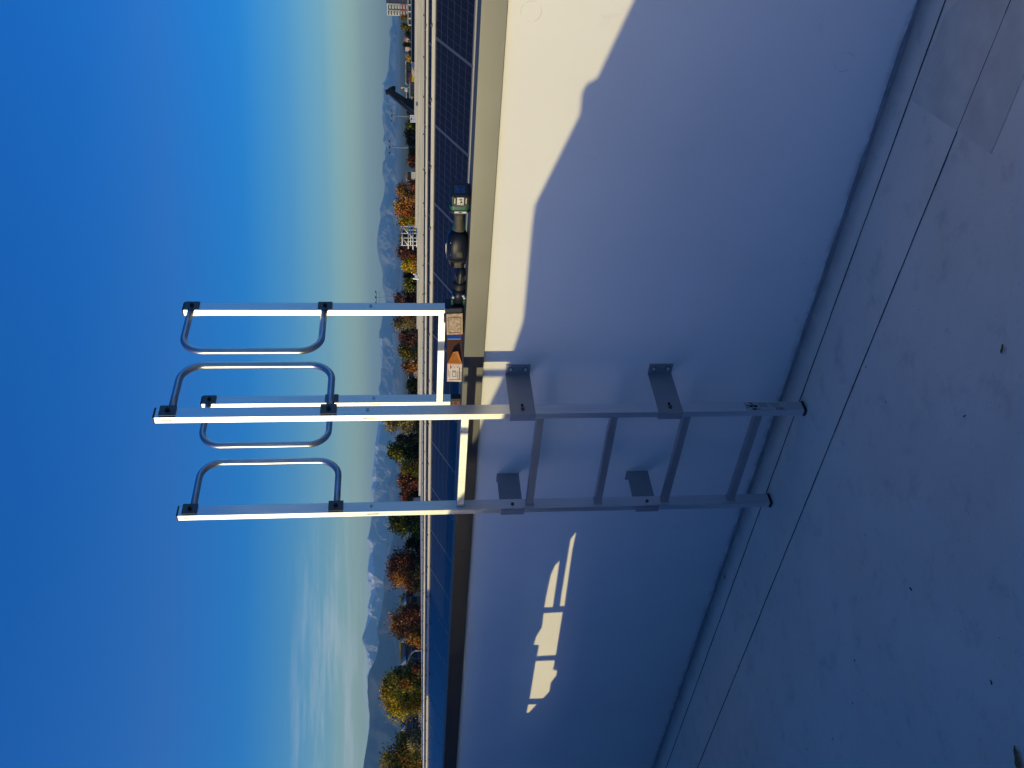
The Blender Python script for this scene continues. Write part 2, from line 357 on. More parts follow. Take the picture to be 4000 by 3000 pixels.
# four wall brackets
for xr, s in ((0.0, 1), (-W-SW, -1)):
    for zc in (1.0865, 0.531):
        br = NB(); t = 0.003; h = 0.0465
        xa, xb = (xr+0.0006, xr+0.0006+t) if s > 0 else (xr-0.0006-t, xr-0.0006)
        box(br, xa, xb, -0.0035, YW-0.0005, zc-h, zc+h)                       # web running from the stile to the wall
        if s > 0: box(br, xb, xb+0.047, YW-0.0035, YW-0.0005, zc-h, zc+h); box(br, xa-0.031, xb, -0.0065, -0.0035, zc-h, zc+h)
        else: box(br, xa-0.047, xa, YW-0.0035, YW-0.0005, zc-h, zc+h); box(br, xa, xb+0.028, -0.0065, -0.0035, zc-h, zc+h)
        b_ = obj('wall_bracket', br, STEEL, lad)
        xs = (xb+0.026) if s > 0 else (xa-0.026)
        for dz in (-0.028, 0.028):
            bm = NB(); cyl(bm, (xs, YW-0.0062, zc+dz), (0, 1, 0), 0.0062, 0.0054, 6); sc_ = obj('screw', bm, BOLT, b_); bm = NB(); cyl(bm, (xs, YW-0.0030, zc+dz), (0, 1, 0), 0.0098, 0.0020, 16); obj('washer', bm, DSTEEL, sc_)
        bm = NB()
        if s > 0: box(bm, xb, xb+0.0006, 0.014, 0.048, zc-0.006, zc+0.004); o = obj('slot', bm, SLOT, b_); bm = NB(); cyl(bm, (xb+0.004, 0.022, zc-0.001), (1, 0, 0), 0.007, 0.007, 6)
        else: cyl(bm, (xr+SW+0.003, 0.022, zc-0.001), (1, 0, 0), 0.007, 0.007, 6)
        obj('bolt', bm, DSTEEL, b_)
# maker's sticker and test label near the foot of the right stile
bm = NB(); s0 = 0.0004; M = 0.0012
lab = thing
def plate(bm, y0, y1, z0, z1): box(bm, s0, M, y0, y1, z0, z1)
stickw = mat('sticker_grey', (0.42, 0.43, 0.43), 0.4); ink = mat('sticker_ink', (0.012, 0.013, 0.02), 0.5)
bm = NB(); plate(bm, 0.003, 0.047, 0.080, 0.238); st = obj('sticker', bm, stickw, ladder_st[0])
bm = NB(); s0 = 0.0012; M = 0.0017
for y0, y1, z0, z1 in ((0.038, 0.044, 0.209, 0.214), (0.042, 0.045, 0.205, 0.224), (0.034, 0.037, 0.200, 0.214), (0.019, 0.031, 0.190, 0.205), (0.019, 0.031, 0.207, 0.221), (0.026, 0.031, 0.222, 0.233), (0.019, 0.0215, 0.222, 0.233), (0.029, 0.031, 0.222, 0.2235),
                       (0.005, 0.014, 0.196, 0.213), (0.007, 0.009, 0.184, 0.192), (0.011, 0.012, 0.180, 0.192),
                       (0.036, 0.0385, 0.150, 0.184), (0.028, 0.029, 0.148, 0.182), (0.022, 0.023, 0.148, 0.182), (0.036, 0.038, 0.104, 0.140), (0.029, 0.030, 0.102, 0.130), (0.022, 0.023, 0.102, 0.128), (0.0055, 0.0065, 0.088, 0.122)):
    plate(bm, y0, y1, z0, z1)
for i, (a, b) in enumerate(((0, 3), (4, 5.2), (6, 6.8), (7.5, 10.5), (11.2, 14))): plate(bm, 0.009, 0.0165, 0.120-b*0.002, 0.120-a*0.002-0.0008)
obj('sticker_print', bm, ink, st)

# rear guard frame, standing on the roof behind the wall
YR = 0.638
rear = thing('rear_guard_frame', 'aluminium guard frame of two posts, crossbar and hoop handles behind the parapet wall', 'guard frame', (-W/2, YR, 0.08))
for xr in (0.0, -W+0.0):
    s = stile(xr-0.018 if xr == 0 else xr-0.006, YR, 0.088, ZT, rear)
    xq = xr-0.018 if xr == 0 else xr-0.006
    bm = NB(); box(bm, xq-SW-0.002, xq+0.002, YR-0.002, YR+D+0.002, 0.08, 0.088); obj('rubber_foot', bm, BLACK, s)
    hoop(xq-SW/2+0.004, YR+0.004, 0.393, 2.366, 1.838, rear); clamps(xq, YR-0.006, (2.362, 1.834), rear)
bm = NB(); box(bm, -W-0.006, -0.018-SW, YR+0.001, YR+0.026, 1.344, 1.371); obj('crossbar', bm, ALU, rear, bev=0.002)

# ------------------------------------------------------------------ things lying on the coping
ZC = 1.2965; YB = 0.268
NAVY = mat('tool_navy_plastic', (0.010, 0.014, 0.026), 0.38, 0, 0.15, 40, 0.1, 300, spec=0.25); TGRY = mat('tool_dusty_grey', (0.075, 0.068, 0.055), 0.65, 0, 0.3, 60, 0.15, 300)
GREEN = mat('tool_green_plastic', (0.008, 0.085, 0.055), 0.45, 0, 0.12, 50); WHT = mat('label_white', (0.62, 0.61, 0.55), 0.5); BLUL = mat('label_blue', (0.06, 0.14, 0.32), 0.45)
SILV = mat('silver_trim', (0.42, 0.42, 0.40), 0.3, 0.8); DUSTB = mat('dusty_beige_casing', (0.50, 0.36, 0.24), 0.75, 0, 0.35, 90, 0.3, 260); RIMD = mat('casing_outline', (0.10, 0.085, 0.065), 0.7)
ORNG = mat('rust_orange', (0.40, 0.10, 0.02), 0.7)
# tool one: its battery at the right, then grip collar, handle and motor housing
t1 = thing('cordless_driver', 'green and black cordless driver lying on the coping, dark battery at its right end', 'power tool', (0.62, YB, ZC)); T_OBJ = [t1]
zc = ZC+0.034
bm = NB(); loft(bm, [(0.7155, YB, zc-0.001, 0.036, 0.029, 7), (0.7185, YB, zc-0.001, 0.040, 0.033, 9), (0.748, YB, zc, 0.042, 0.0345, 9), (0.7535, YB, zc, 0.040, 0.0325, 9)], 48)
bat = obj('battery', bm, NAVY, t1, smooth=False)
inkb = mat('battery_print', (0.02, 0.04, 0.12), 0.5)
bm = NB(); box(bm, 0.753, 0.7542, YB-0.026, YB+0.020, zc-0.016, zc+0.018); o = obj('battery_label', bm, BLUL, bat)
bm = NB()
for a, b, c_, d_ in ((-0.023, -0.004, -0.013, -0.010), (-0.023, -0.012, -0.006, 0.004), (-0.009, 0.002, -0.006, 0.004), (0.005, 0.016, -0.012, 0.008), (-0.023, 0.000, 0.008, 0.010), (-0.023, 0.016, 0.013, 0.015)):
    box(bm, 0.7540, 0.7546, YB+a, YB+b, zc+c_, zc+d_)
obj('battery_print', bm, inkb, o)
bm = NB(); loft(bm, [(0.7075, YB, zc-0.002, 0.036, 0.030, 6), (0.716, YB, zc-0.001, 0.037, 0.031, 6)], 32); obj('battery_mount', bm, TGRY, t1)
bm = NB(); box(bm, 0.7185, 0.7465, YB-0.0428, YB-0.040, zc-0.011, zc+0.011); o = obj('rating_label', bm, WHT, bat)
bm = NB()
for a, b, c_, d_ in ((0.7205, 0.7235, -0.008, -0.006), (0.7205, 0.7235, -0.002, 0.000), (0.7205, 0.7235, 0.004, 0.006), (0.736, 0.739, -0.006, 0.003), (0.740, 0.7415, -0.006, 0.005)): box(bm, a, b, YB-0.0433, YB-0.0426, zc+c_, zc+d_)
cyl(bm, (0.729, YB-0.0430, zc-0.003), (0, 1, 0), 0.0040, 0.0010, 14); obj('rating_print', bm, ink, o)
bm = NB()
for s in (-1, 1): box(bm, 0.7175, 0.7475, YB-0.0432, YB-0.040, zc+s*0.0185-0.004, zc+s*0.0185+0.004)
islands('latch', bm, BLACK, bat)
bm = NB()
for s in (-1, 1): box(bm, 0.724, 0.744, YB-0.0440, YB-0.0428, zc+s*0.0185-0.001, zc+s*0.0185+0.001)
islands('latch_trim', bm, SILV, bat)
bm = NB(); loft(bm, [(0.680, YB, zc, 0.030, 0.026, 4), (0.695, YB, zc+0.001, 0.036, 0.034, 5), (0.709, YB, zc+0.001, 0.037, 0.0355, 5)], 32); obj('green_collar', bm, GREEN, t1)
bm = NB(); box(bm, 0.683, 0.690, YB-0.0375, YB-0.031, zc-0.022, zc+0.018); o = obj('charge_display', bm, WHT, t1)
bm = NB(); box(bm, 0.685, 0.6885, YB-0.0382, YB-0.0372, zc-0.007, zc+0.004); obj('display_window', bm, BLACK, o)
bm = NB(); loft(bm, [(0.668, YB, zc+0.001, 0.020, 0.018, 2.4), (0.674, YB, zc, 0.030, 0.030, 2.6), (0.681, YB, zc, 0.036, 0.037, 3), (0.6835, YB, zc, 0.036, 0.037, 3)], 32); obj('flare', bm, TGRY, t1, smooth=True)
bm = NB(); loft(bm, [(0.594, YB, zc-0.001, 0.020, 0.021, 2.2), (0.606, YB, zc-0.001, 0.017, 0.0175, 2.2), (0.635, YB, zc, 0.016, 0.0155, 2.2), (0.655, YB, zc+0.001, 0.016, 0.0165, 2.2), (0.669, YB, zc+0.001, 0.019, 0.019, 2.2)], 28); hd = obj('handle', bm, TGRY, t1, smooth=True)
bm = NB(); loft(bm, [(0.596, YB+0.001, zc-0.001, 0.016, 0.0225, 2.2), (0.62, YB+0.001, zc-0.001, 0.013, 0.0185, 2.2), (0.65, YB+0.001, zc, 0.012, 0.0185, 2.2)], 24); obj('handle_edge', bm, GREEN, hd, smooth=True)
bm = NB(); loft(bm, [(0.484, YB, zc+0.000, 0.030, 0.032, 2.5), (0.500, YB, zc+0.001, 0.036, 0.036, 2.7), (0.540, YB, zc+0.002, 0.038, 0.0375, 2.7), (0.570, YB, zc+0.001, 0.036, 0.035, 2.6), (0.588, YB, zc, 0.028, 0.027, 2.4), (0.597, YB, zc, 0.019, 0.019, 2.3)], 36); mo = obj('motor_housing', bm, NAVY, t1, smooth=True)
bm = NB(); loft(bm, [(0.505, YB-0.002, zc-0.003, 0.036, 0.020, 3), (0.528, YB-0.0035, zc-0.003, 0.036, 0.016, 3), (0.535, YB, zc-0.003, 0.034, 0.012, 3)], 24); obj('dust_film', bm, TGRY, mo, smooth=True)
bm = NB()
for x, z in ((0.560, zc+0.024), (0.512, zc+0.024)): cyl(bm, (x, YB-0.027, z), (0, 1, 0.3), 0.0042, 0.006, 12)
islands('screw', bm, BOLT, mo, smooth=True)
bm = NB(); loft(bm, [(0.449, YB, zc-0.001, 0.018, 0.017, 2.3), (0.454, YB, zc-0.001, 0.026, 0.026, 2.4), (0.468, YB, zc, 0.031, 0.031, 2.6), (0.485, YB, zc, 0.033, 0.033, 2.7)], 32); rc_ = obj('rear_cap', bm, TGRY, t1, smooth=True)
bm = NB()
for x in (0.462, 0.469, 0.476):
    for s in (-1, 1): box(bm, x, x+0.003, YB-0.034, YB-0.026, zc+s*0.018-0.006, zc+s*0.018+0.006)
islands('vent_slot', bm, SLOT, rc_)
bm = NB(); tube(bm, [(0.485, YB-0.012, zc+0.036), (0.51, YB-0.012, zc+0.0405), (0.545, YB-0.012, zc+0.0415), (0.550, YB-0.012, zc+0.036)], 0.0014, 8); obj('belt_hook', bm, SILV, t1, smooth=True)
# tool two
t2 = thing('cordless_drill', 'dark cordless drill on the coping, its dusty beige battery base facing the viewer', 'power tool', (0.30, YB, ZC)); T_OBJ.append(t2)
z2 = ZC+0.021
bm = NB(); loft(bm, [(0.378, YB, z2+0.001, 0.0215, 0.0195, 2), (0.384, YB, z2, 0.020, 0.0185, 2), (0.412, YB, z2-0.001, 0.019, 0.018, 2), (0.432, YB, z2-0.002, 0.015, 0.0145, 2), (0.441, YB, z2-0.003, 0.009, 0.009, 2), (0.444, YB, z2-0.003, 0.004, 0.004, 2)], 30); ch = obj('chuck', bm, NAVY, t2, smooth=True)
bm = NB()
for k in range(14):
    a = 2*math.pi*k/14; bar(bm, (0.386, YB+0.0198*math.cos(a), z2+0.0185*math.sin(a)), (0.408, YB+0.0193*math.cos(a), z2-0.001+0.0182*math.sin(a)), 0.0016)
islands('grip_rib', bm, BLACK, ch)
bm = NB(); tube(bm, [(0.442, YB, z2-0.004), (0.458, YB, z2-0.004)], 0.003, 10); obj('drill_bit', bm, SILV, t2, smooth=True)
bm = NB(); loft(bm, [(0.351, YB, z2+0.003, 0.026, 0.0235, 2), (0.356, YB, z2+0.003, 0.0265, 0.024, 2), (0.372, YB, z2+0.002, 0.0255, 0.0235, 2), (0.379, YB, z2+0.001, 0.0215, 0.020, 2)], 30); obj('torque_ring', bm, BLACK, t2, smooth=True)
bm = NB(); loft(bm, [(0.293, YB+0.003, z2+0.005, 0.025, 0.020, 2.6), (0.325, YB, z2+0.004, 0.026, 0.023, 2.4), (0.352, YB, z2+0.003, 0.026, 0.0235, 2.2)], 30); bd = obj('gear_housing', bm, NAVY, t2, smooth=True)
bm = NB()
for x, z in ((0.325, z2+0.024), (0.331, z2-0.012), (0.322, z2-0.016)): cyl(bm, (x, YB-0.024, z), (0, 1, 0), 0.0048, 0.008, 14)
islands('screw', bm, BOLT, bd, smooth=True)
bm = NB()
for s in (-1, 1): loft(bm, [(0.290, YB-0.018, z2+0.005+s*0.021, 0.006, 0.005, 2.4), (0.318, YB-0.016, z2+0.005+s*0.022, 0.006, 0.004, 2.4)], 14)
islands('green_trim', bm, GREEN, bd, smooth=True)
zb = ZC+0.036; yb2 = YB-0.006
bm = NB(); obox(bm, Vector((0.216, yb2+0.006, zb)), Vector((0.068, -0.004, 0.003)), Vector((0.001, 0.030, 0)), Vector((-0.0015, 0, 0.034))); b2 = obj('battery', bm, NAVY, t2, bev=0.008, seg=3)
bm = NB(); obox(bm, Vector((0.208, yb2-0.0255, zb)), Vector((0.052, -0.003, 0.0023)), Vector((0, 0.003, 0)), Vector((-0.0015, 0, 0.030))); b3 = obj('battery_base', bm, DUSTB, b2, bev=0.003, seg=3)
bm = NB(); fr = 0.001
cc = Vector((0.205, yb2-0.0288, zb)); ax = Vector((0.037, -0.0021, 0.0016)); az = Vector((-0.001, 0, 0.0215))
for s in (-1, 1): bar(bm, cc+az*s-ax, cc+az*s+ax, 0.0014); bar(bm, cc+ax*s-az, cc+ax*s+az, 0.0014)
obj('base_outline', bm, RIMD, b3)
bm = NB(); obox(bm, cc+Vector((0.043, -0.0008, 0.002)), Vector((0.0025, 0, 0)), Vector((0, 0.0008, 0)), Vector((0, 0, 0.005))); obj('contact_mark', bm, RIMD, b3)
random.seed(3)
bm = NB()
for k in range(120):
    u, v = random.uniform(-1.25, 1.25), random.uniform(-1.25, 1.25); s = random.uniform(0.0004, 0.0013)
    obox(bm, cc+ax*u+az*v+Vector((0, 0.0002, 0)), Vector((s, 0, s*random.uniform(-1, 1))), Vector((0, 0.0005, 0)), Vector((0, 0, s*0.5)))
obj('dirt_fleck', bm, RIMD, b3)['kind'] = 'stuff'
bm = NB(); obox(bm, Vector((0.160, yb2-0.018, zb-0.020)), Vector((0.004, 0, 0)), Vector((0, 0.008, 0)), Vector((0, 0, 0.010))); obj('rust_stain', bm, ORNG, b2, bev=0.002)
bm = NB(); obox(bm, Vector((0.222, yb2-0.008, zb+0.037)), Vector((0.016, 0, 0)), Vector((0, 0.008, 0)), Vector((0, 0, 0.003))); obj('latch', bm, TGRY, b2)

t1.location.x += 0.022; t2.location.x += 0.023

# open carton with a printed label
CART = mat('carton_orange', (0.62, 0.20, 0.015), 0.45, 0, 0.08, 30); CART_SHADED = mat('carton_shaded_orange', (0.17, 0.06, 0.025), 0.8, 0, 0.1, 40); LAB = mat('carton_label', (0.70, 0.60, 0.55), 0.6); LRED = mat('label_red_line', (0.75, 0.10, 0.05), 0.6); LGRY = mat('label_grey', (0.30, 0.25, 0.25), 0.6)
bx = thing('screw_carton', 'small orange carton with a white printed label end, lying on the coping', 'box', (0.0, 0.27, ZC))
e0 = Vector((-0.080, 0.252, ZC)); e1 = Vector((0.003, 0.262, ZC)); ud = (e1-e0); back = Vector((0.095, 0.075, 0)); hz = Vector((0.002, 0, 0.056))
bm = NB(); prism(bm, [e0, e1, e1+hz, e0+hz], back*0.95); ca_ = obj('carton_body', bm, CART_SHADED, bx)  # brown body is the carton's orange with the stile shadow painted in
nrm = Vector((ud.y, -ud.x, 0)).normalized()
def onlab(bm, u0, u1, v0, v1, dp=0.0006, off=0.0):  # u along the face, v up it
    a = [e0+ud*u+hz*v+nrm*off for u, v in ((u0, v0), (u1, v0), (u1, v1), (u0, v1))]; prism(bm, a, nrm*dp)
bm = NB(); onlab(bm, 0, 1, 0, 1, 0.0012); lb = obj('end_label', bm, LAB, ca_)
bm = NB()
for a in ((0.03, 0.97, 0.955, 0.975), (0.955, 0.97, 0.05, 0.97), (0.03, 0.045, 0.60, 0.97)): onlab(bm, *a, 0.0004, 0.0012)
obj('label_border', bm, LRED, lb)
bm = NB(); onlab(bm, 0.26, 0.62, 0.38, 0.66, 0.0004, 0.0012); obj('label_drawing', bm, LGRY, lb)
bm = NB(); onlab(bm, 0.32, 0.52, 0.44, 0.60, 0.0003, 0.0016); obj('label_drawing_inset', bm, LAB, lb)
bm = NB(); random.seed(11)
for v, u0, u1, h in ((0.90, 0.30, 0.66, 0.035), (0.83, 0.25, 0.55, 0.02), (0.79, 0.22, 0.60, 0.02), (0.12, 0.10, 0.80, 0.09), (0.25, 0.15, 0.62, 0.035), (0.31, 0.20, 0.55, 0.03), (0.03, 0.08, 0.55, 0.05)):
    u = u0
    while u < u1:
        l = random.uniform(0.015, 0.06); onlab(bm, u, min(u+l, u1), v, v+h*random.uniform(0.7, 1), 0.0004, 0.0012); u += l+0.012
onlab(bm, 0.10, 0.13, 0.18, 0.85, 0.0004, 0.0012)
for u, v in ((0.80, 0.72), (0.86, 0.62), (0.78, 0.50), (0.88, 0.40), (0.80, 0.30), (0.87, 0.22)): onlab(bm, u-0.03, u+0.025, v-0.02, v+0.03, 0.0004, 0.0012)
obj('label_print', bm, ink, lb)
bm = NB(); onlab(bm, 0.72, 0.92, 0.74, 0.82, 0.0004, 0.0012); obj('label_emblem', bm, ORNG, lb)
a0 = e1+nrm*0.0005; bm = NB(); prism(bm, [a0, a0+Vector((0.046, 0.020, 0.016)), a0+Vector((0.040, 0.022, 0.036)), a0+hz], Vector((0.0006, -0.0018, 0))); obj('orange_flap', bm, CART, ca_)
# blue card tucked behind the carton
bm = NB(); CB = mat('card_blue', (0.10, 0.26, 0.62), 0.5); c0 = Vector((0.085, 0.300, ZC+0.006))
prism(bm, [c0+Vector((0.0, 0.0, 0.020)), c0+Vector((0.024, 0.002, 0.028)), c0+Vector((0.072, 0.0, 0.004)), c0+Vector((0.052, 0, -0.006))][::-1] and [c0, c0+Vector((0.0, 0, 0.050)), c0+Vector((0.030, 0, 0.050)), c0+Vector((0.058, 0, 0.014)), c0+Vector((0.048, 0, 0.002))], (0.001, 0.0012, 0))
bc = thing('blue_card', 'small blue printed card leaning behind the shaded side of the carton', 'card', (0.10, 0.30, ZC)); cardo = obj('card_sheet', bm, CB, bc)
bm = NB()
for a, b, c_, d_ in ((0.020, 0.028, 0.020, 0.026), (0.032, 0.046, 0.014, 0.017), (0.034, 0.044, 0.019, 0.021), (0.026, 0.030, 0.012, 0.017)): box(bm, c0.x+a, c0.x+b, c0.y-0.0008, c0.y, c0.z+c_, c0.z+d_)
obj('card_print', bm, mat('card_ink', (0.02, 0.05, 0.2), 0.5), cardo)
bx.location.x += 0.014; bc.location.x += 0.020
# tape measure
tm = thing('tape_measure', 'small black and dark red tape measure on the coping beside the ladder stile', 'tape measure', (-0.205, 0.262, ZC))
bm = NB(); box(bm, -0.236, -0.186, 0.250, 0.280, ZC, ZC+0.038); tm.location.x += 0.030; tb = obj('case', bm, BLACK, tm, bev=0.007, seg=3)
bm = NB(); box(bm, -0.230, -0.196, 0.2485, 0.252, ZC+0.003, ZC+0.032); obj('case_side', bm, DARKRED, tb, bev=0.001)
bm = NB(); cyl(bm, (-0.208, 0.248, ZC+0.020), (0, 1, 0), 0.006, 0.0015, 16); obj('hub', bm, BLACK, tb)

# ------------------------------------------------------------------ leaves and grit on the terrace
random.seed(21)
def leaf(x, y, s, col, label, curl=0.3, rot=None):
    bm = NB(); nn = 9; rot = rot if rot is not None else random.uniform(0, 6.28); rows = []
    for i in range(nn+1):
        t = i/nn; wd = s*0.42*math.sin(math.pi*t**0.8)*(1+0.22*math.sin(9*t)); row = []
        for j in (-1, -0.5, 0, 0.5, 1): row.append(bm.verts.new(((t-0.5)*2*s, wd*j, 0.0018+curl*s*(abs(j)**1.5*0.6+(t-0.5)**2)+random.uniform(0, 0.03)*s)))
        rows.append(row)
    for A, B in zip(rows, rows[1:]):
        for j in range(4):
            try: bm.faces.new((A[j], A[j+1], B[j+1], B[j]))
            except ValueError: pass
    bmesh.ops.rotate(bm, verts=bm.verts, cent=(0, 0, 0), matrix=Matrix.Rotation(rot, 3, 'Z'))
    bmesh.ops.remove_doubles(bm, verts=bm.verts, dist=1e-5)
    o = obj('fallen_leaf', bm, mat('leaf_litter', col, 0.8, 0, 0.3, 150), None, smooth=True); o.location = (x, y, 0.0015); tag(o, label, 'leaf'); return o
leaf(0.225, -1.50, 0.030, (0.20, 0.12, 0.035), 'large yellow brown leaf at the bottom right corner of the photo', 0.15)
leaf(0.273, -1.316, 0.0065, (0.09, 0.055, 0.02), 'small dark brown curled leaf alone on the floor near the large corner leaf', 0.9)
leaf(0.956, -0.777, 0.012, (0.20, 0.14, 0.04), 'slender ochre leaf lying on the floor far right of the ladder', 0.5, 0.5)
leaf(-1.247, 0.162, 0.010, (0.13, 0.09, 0.02), 'small brown leaf at the foot of the wall left of the ladder', 0.6, 1.4)
leaf(0.122, -0.91, 0.007, (0.05, 0.04, 0.03), 'tiny dark curled leaf in the middle of the open floor', 0.8)
leaf(0.71, -0.769, 0.006, (0.05, 0.04, 0.03), 'tiny dark leaf crumb on the floor between the ochre leaf and the ladder', 0.8)
bm = NB()
for k in range(120):
    x = random.uniform(-1.6, 1.7); y = random.uniform(-1.55, 0.2); s = random.choice((0.0004, 0.0005, 0.0007, 0.0009, 0.0016)) * random.uniform(0.6, 1.1)
    p = Vector((x, y, s*0.5+0.0005)); a = random.uniform(0, 3.14); l = random.uniform(1, 2.6)
    obox(bm, p, Vector((math.cos(a), math.sin(a), 0))*s*l, Vector((-math.sin(a), math.cos(a), 0))*s, Vector((0, 0, s*0.5)))
struct(obj('grit', bm, mat('dark_grit', (0.05, 0.045, 0.04), 0.9)), 'dark grit and crumbs scattered over the terrace floor', 'stuff')

# ------------------------------------------------------------------ added unseen shade casters; the wall's top is outlined to throw the shade
HM = mat('shade_caster_grey', (0.13, 0.14, 0.17), 0.9, 0, 0.06, 2)  # dark grey of the added shade casters, dim in the coping's reflection
outl = [(3.6, 0.02), (1.434, 0.857), (1.165, 0.943), (1.147, 0.974), (1.076, 0.972), (0.748, 1.085), (0.664, 1.087), (0.266, 1.085), (0.122, 1.111), (-0.023, 1.145), (-0.154, 1.185), (-0.244, 1.207), (-0.31, 1.225), (-0.364, 1.25), (-0.43, 1.30), (-0.60, 1.36), (-0.95, 1.42), (-1.6, 1.9), (-2.6, 2.1), (-16.8, 2.2), (-16.85, 3.0), (-26.6, 3.0), (-26.65, 3.8), (-32.0, 3.8), (-32.05, 3.2), (-42.0, 3.3)]
Y0 = -2.72; k = YW-Y0
pl = [Vector((x-0.54*k, Y0, z+0.205*k)) for x, z in outl]
bld = thing('shade_caster_wall', 'added unseen wall behind the viewer, its top outline shaped to throw the shade', 'building', (-3, Y0, 0))
xl0, xr0, zb0, zt0 = -0.86-0.54*k, -2.80-0.54*k, 0.64+0.205*k, 0.97+0.205*k   # gap left so sun reaches the added screen
def slab(poly): bm.faces.new([bm.verts.new(v) for v in poly])
bm = NB()
def topz(x):
    for a, b in zip(pl, pl[1:]):
        if b.x <= x <= a.x: return a.z+(b.z-a.z)*(a.x-x)/(a.x-b.x)
xs = sorted({round(p.x, 5) for p in pl} | {xl0, xr0}, reverse=True)
for a, b in zip(xs, xs[1:]):
    xm = (a+b)/2; za, zb_ = topz(a-1e-6) or pl[0].z, topz(b+1e-6) or pl[-1].z
    bands = [(0.0, zb0), (zt0, None)] if xr0 < xm < xl0 else [(0.0, None)]
    for lo, hi in bands:
        prism(bm, [Vector((a, Y0, lo)), Vector((a, Y0, hi if hi is not None else za)), Vector((b, Y0, hi if hi is not None else zb_)), Vector((b, Y0, lo))], (0, -0.06, 0))
obj('wall', bm, HM, bld)
# added unseen screen, openings shaped to leave the small lit patches on the wall
Y1 = -0.95; k1 = YW-Y1
def sc(x, z): return (x-0.54*k1, z+0.205*k1)
cells = []   # openings as (x0,x1,z0,z1) in shadow coordinates
openp = [[(-0.950, 0.748), (-1.081, 0.751), (-1.518, 0.741), (-1.518, 0.764), (-1.433, 0.767), (-1.005, 0.769)],
         [(-1.156, 0.802), (-1.525, 0.798), (-1.523, 0.841), (-1.429, 0.840), (-1.264, 0.834), (-1.195, 0.822)],
         [(-1.569, 0.840), (-1.566, 0.744), (-1.948, 0.740), (-1.951, 0.839), (-1.852, 0.838), (-1.843, 0.865), (-1.771, 0.859), (-1.692, 0.837)],
         [(-1.993, 0.842), (-1.995, 0.740), (-2.082, 0.741), (-2.094, 0.718), (-2.141, 0.718), (-2.210, 0.741), (-2.296, 0.739), (-2.370, 0.769), (-2.368, 0.843)],
         [(-2.425, 0.846), (-2.427, 0.799), (-2.515, 0.835), (-2.515, 0.848)]]
cu = bpy.data.curves.new('screen', 'CURVE'); cu.dimensions = '2D'; cu.fill_mode = 'BOTH'; cu.extrude = 0.004
for poly in [[(-0.80, 0.30), (-0.80, 1.05), (-2.95, 1.05), (-2.95, 0.30)]] + openp:
    s_ = cu.splines.new('POLY'); s_.points.add(len(poly)-1); s_.use_cyclic_u = True
    for i, (x, z) in enumerate(poly): X, Z = sc(x, z); s_.points[i].co = (X, Z, 0, 1)
tmp = bpy.data.objects.new('tmp', cu); COL.objects.link(tmp)
dg = bpy.context.evaluated_depsgraph_get(); me = bpy.data.meshes.new_from_object(tmp.evaluated_get(dg)); bpy.data.objects.remove(tmp)
me.name = 'panel'; me.transform(Matrix(((1, 0, 0, 0), (0, 0, 1, Y1), (0, 1, 0, 0), (0, 0, 0, 1))))
scr = thing('sun_patch_screen', 'added unseen screen with openings shaped to leave lit patches on the wall', 'screen', (-2.5, Y1, 0))
me.transform(Matrix.Translation((2.5, -Y1, 0))); me.materials.clear(); me.materials.append(HM)
po = bpy.data.objects.new('panel', me); COL.objects.link(po); po.parent = scr
bm = NB()
for x in (sc(-0.80, 0)[0]-0.02, sc(-2.95, 0)[0]+0.02): box(bm, x-0.025, x+0.025, Y1-0.06, Y1-0.008, 0.0, 1.25)
islands('post', bm, HM, scr)
# thin unseen pole, added to cast the soft line of shade beside the ladder
XP = 0.007-0.54*(YW+2.35)
pole = thing('shade_pole', 'unseen slim pole added behind the viewer to cast a soft line of shade', 'pole', (XP, -2.35, 0)); bm = NB(); tube(bm, [(XP, -2.35, 0), (XP, -2.35, 1.815)], 0.017, 14); obj('pole_tube', bm, STEEL, pole, smooth=True)

# ------------------------------------------------------------------ solar rows
pvm = mat('solar_glass', (0.010, 0.013, 0.026), 0.16, 0, spec=0.32); g = G(pvm)
tcn = g.n('ShaderNodeTexCoord'); sp = g.n('ShaderNodeSeparateXYZ'); g.l(tcn.outputs['UV'], sp.inputs[0])
def grid(s, n, wd):
    f = g.ma('FRACT', g.ma('MULTIPLY', s, float(n))); return g.ma('LESS_THAN', g.ma('MINIMUM', f, g.ma('SUBTRACT', 1.0, f)), wd)
ln = g.ma('MAXIMUM', grid(sp.outputs['Y'], 6, 0.030), g.ma('MULTIPLY', grid(sp.outputs['X'], 10, 0.030), 0.6))
g.l(g.mix(ln, (0.012, 0.012, 0.016), (0.06, 0.062, 0.066)), g.b.inputs['Base Color'])
RAILD = mat('front_rail_grey', (0.30, 0.29, 0.27), 0.6, 0.2); FRM = mat('panel_frame', (0.33, 0.33, 0.32), 0.4, 0.7); FRD = mat('panel_frame_dark', (0.02, 0.02, 0.02), 0.5); RAIL = mat('ridge_rail', (0.50, 0.47, 0.42), 0.6, 0.1, 0.1, 2)
PLACE = [(1, 'nearest row solar panel mostly outside, beyond the upper edge of the photo'), (0, 'nearest row solar panel cut by the upper edge of the photo'),
 (-1, 'solar panel of the nearest row standing alone above the lit coping, no tool before it'), (-2, 'nearest row solar panel whose lower corner reaches the dark battery of the green driver'),
 (-3, 'nearest row solar panel behind the handle and motor of the green driver'), (-4, 'nearest row solar panel behind the chuck of the drill and rear right post'),
 (-5, 'nearest row solar panel behind the drill battery and the blue card'), (-6, 'nearest row solar panel behind the printed carton'), (-7, 'nearest row solar panel behind the tape measure and rear left post'),
 (-8, 'nearest row solar panel between the ladder stiles, on the right'), (-9, 'nearest row solar panel between the ladder stiles, on the left'), (-10, 'nearest row solar panel directly behind the left ladder stile')]
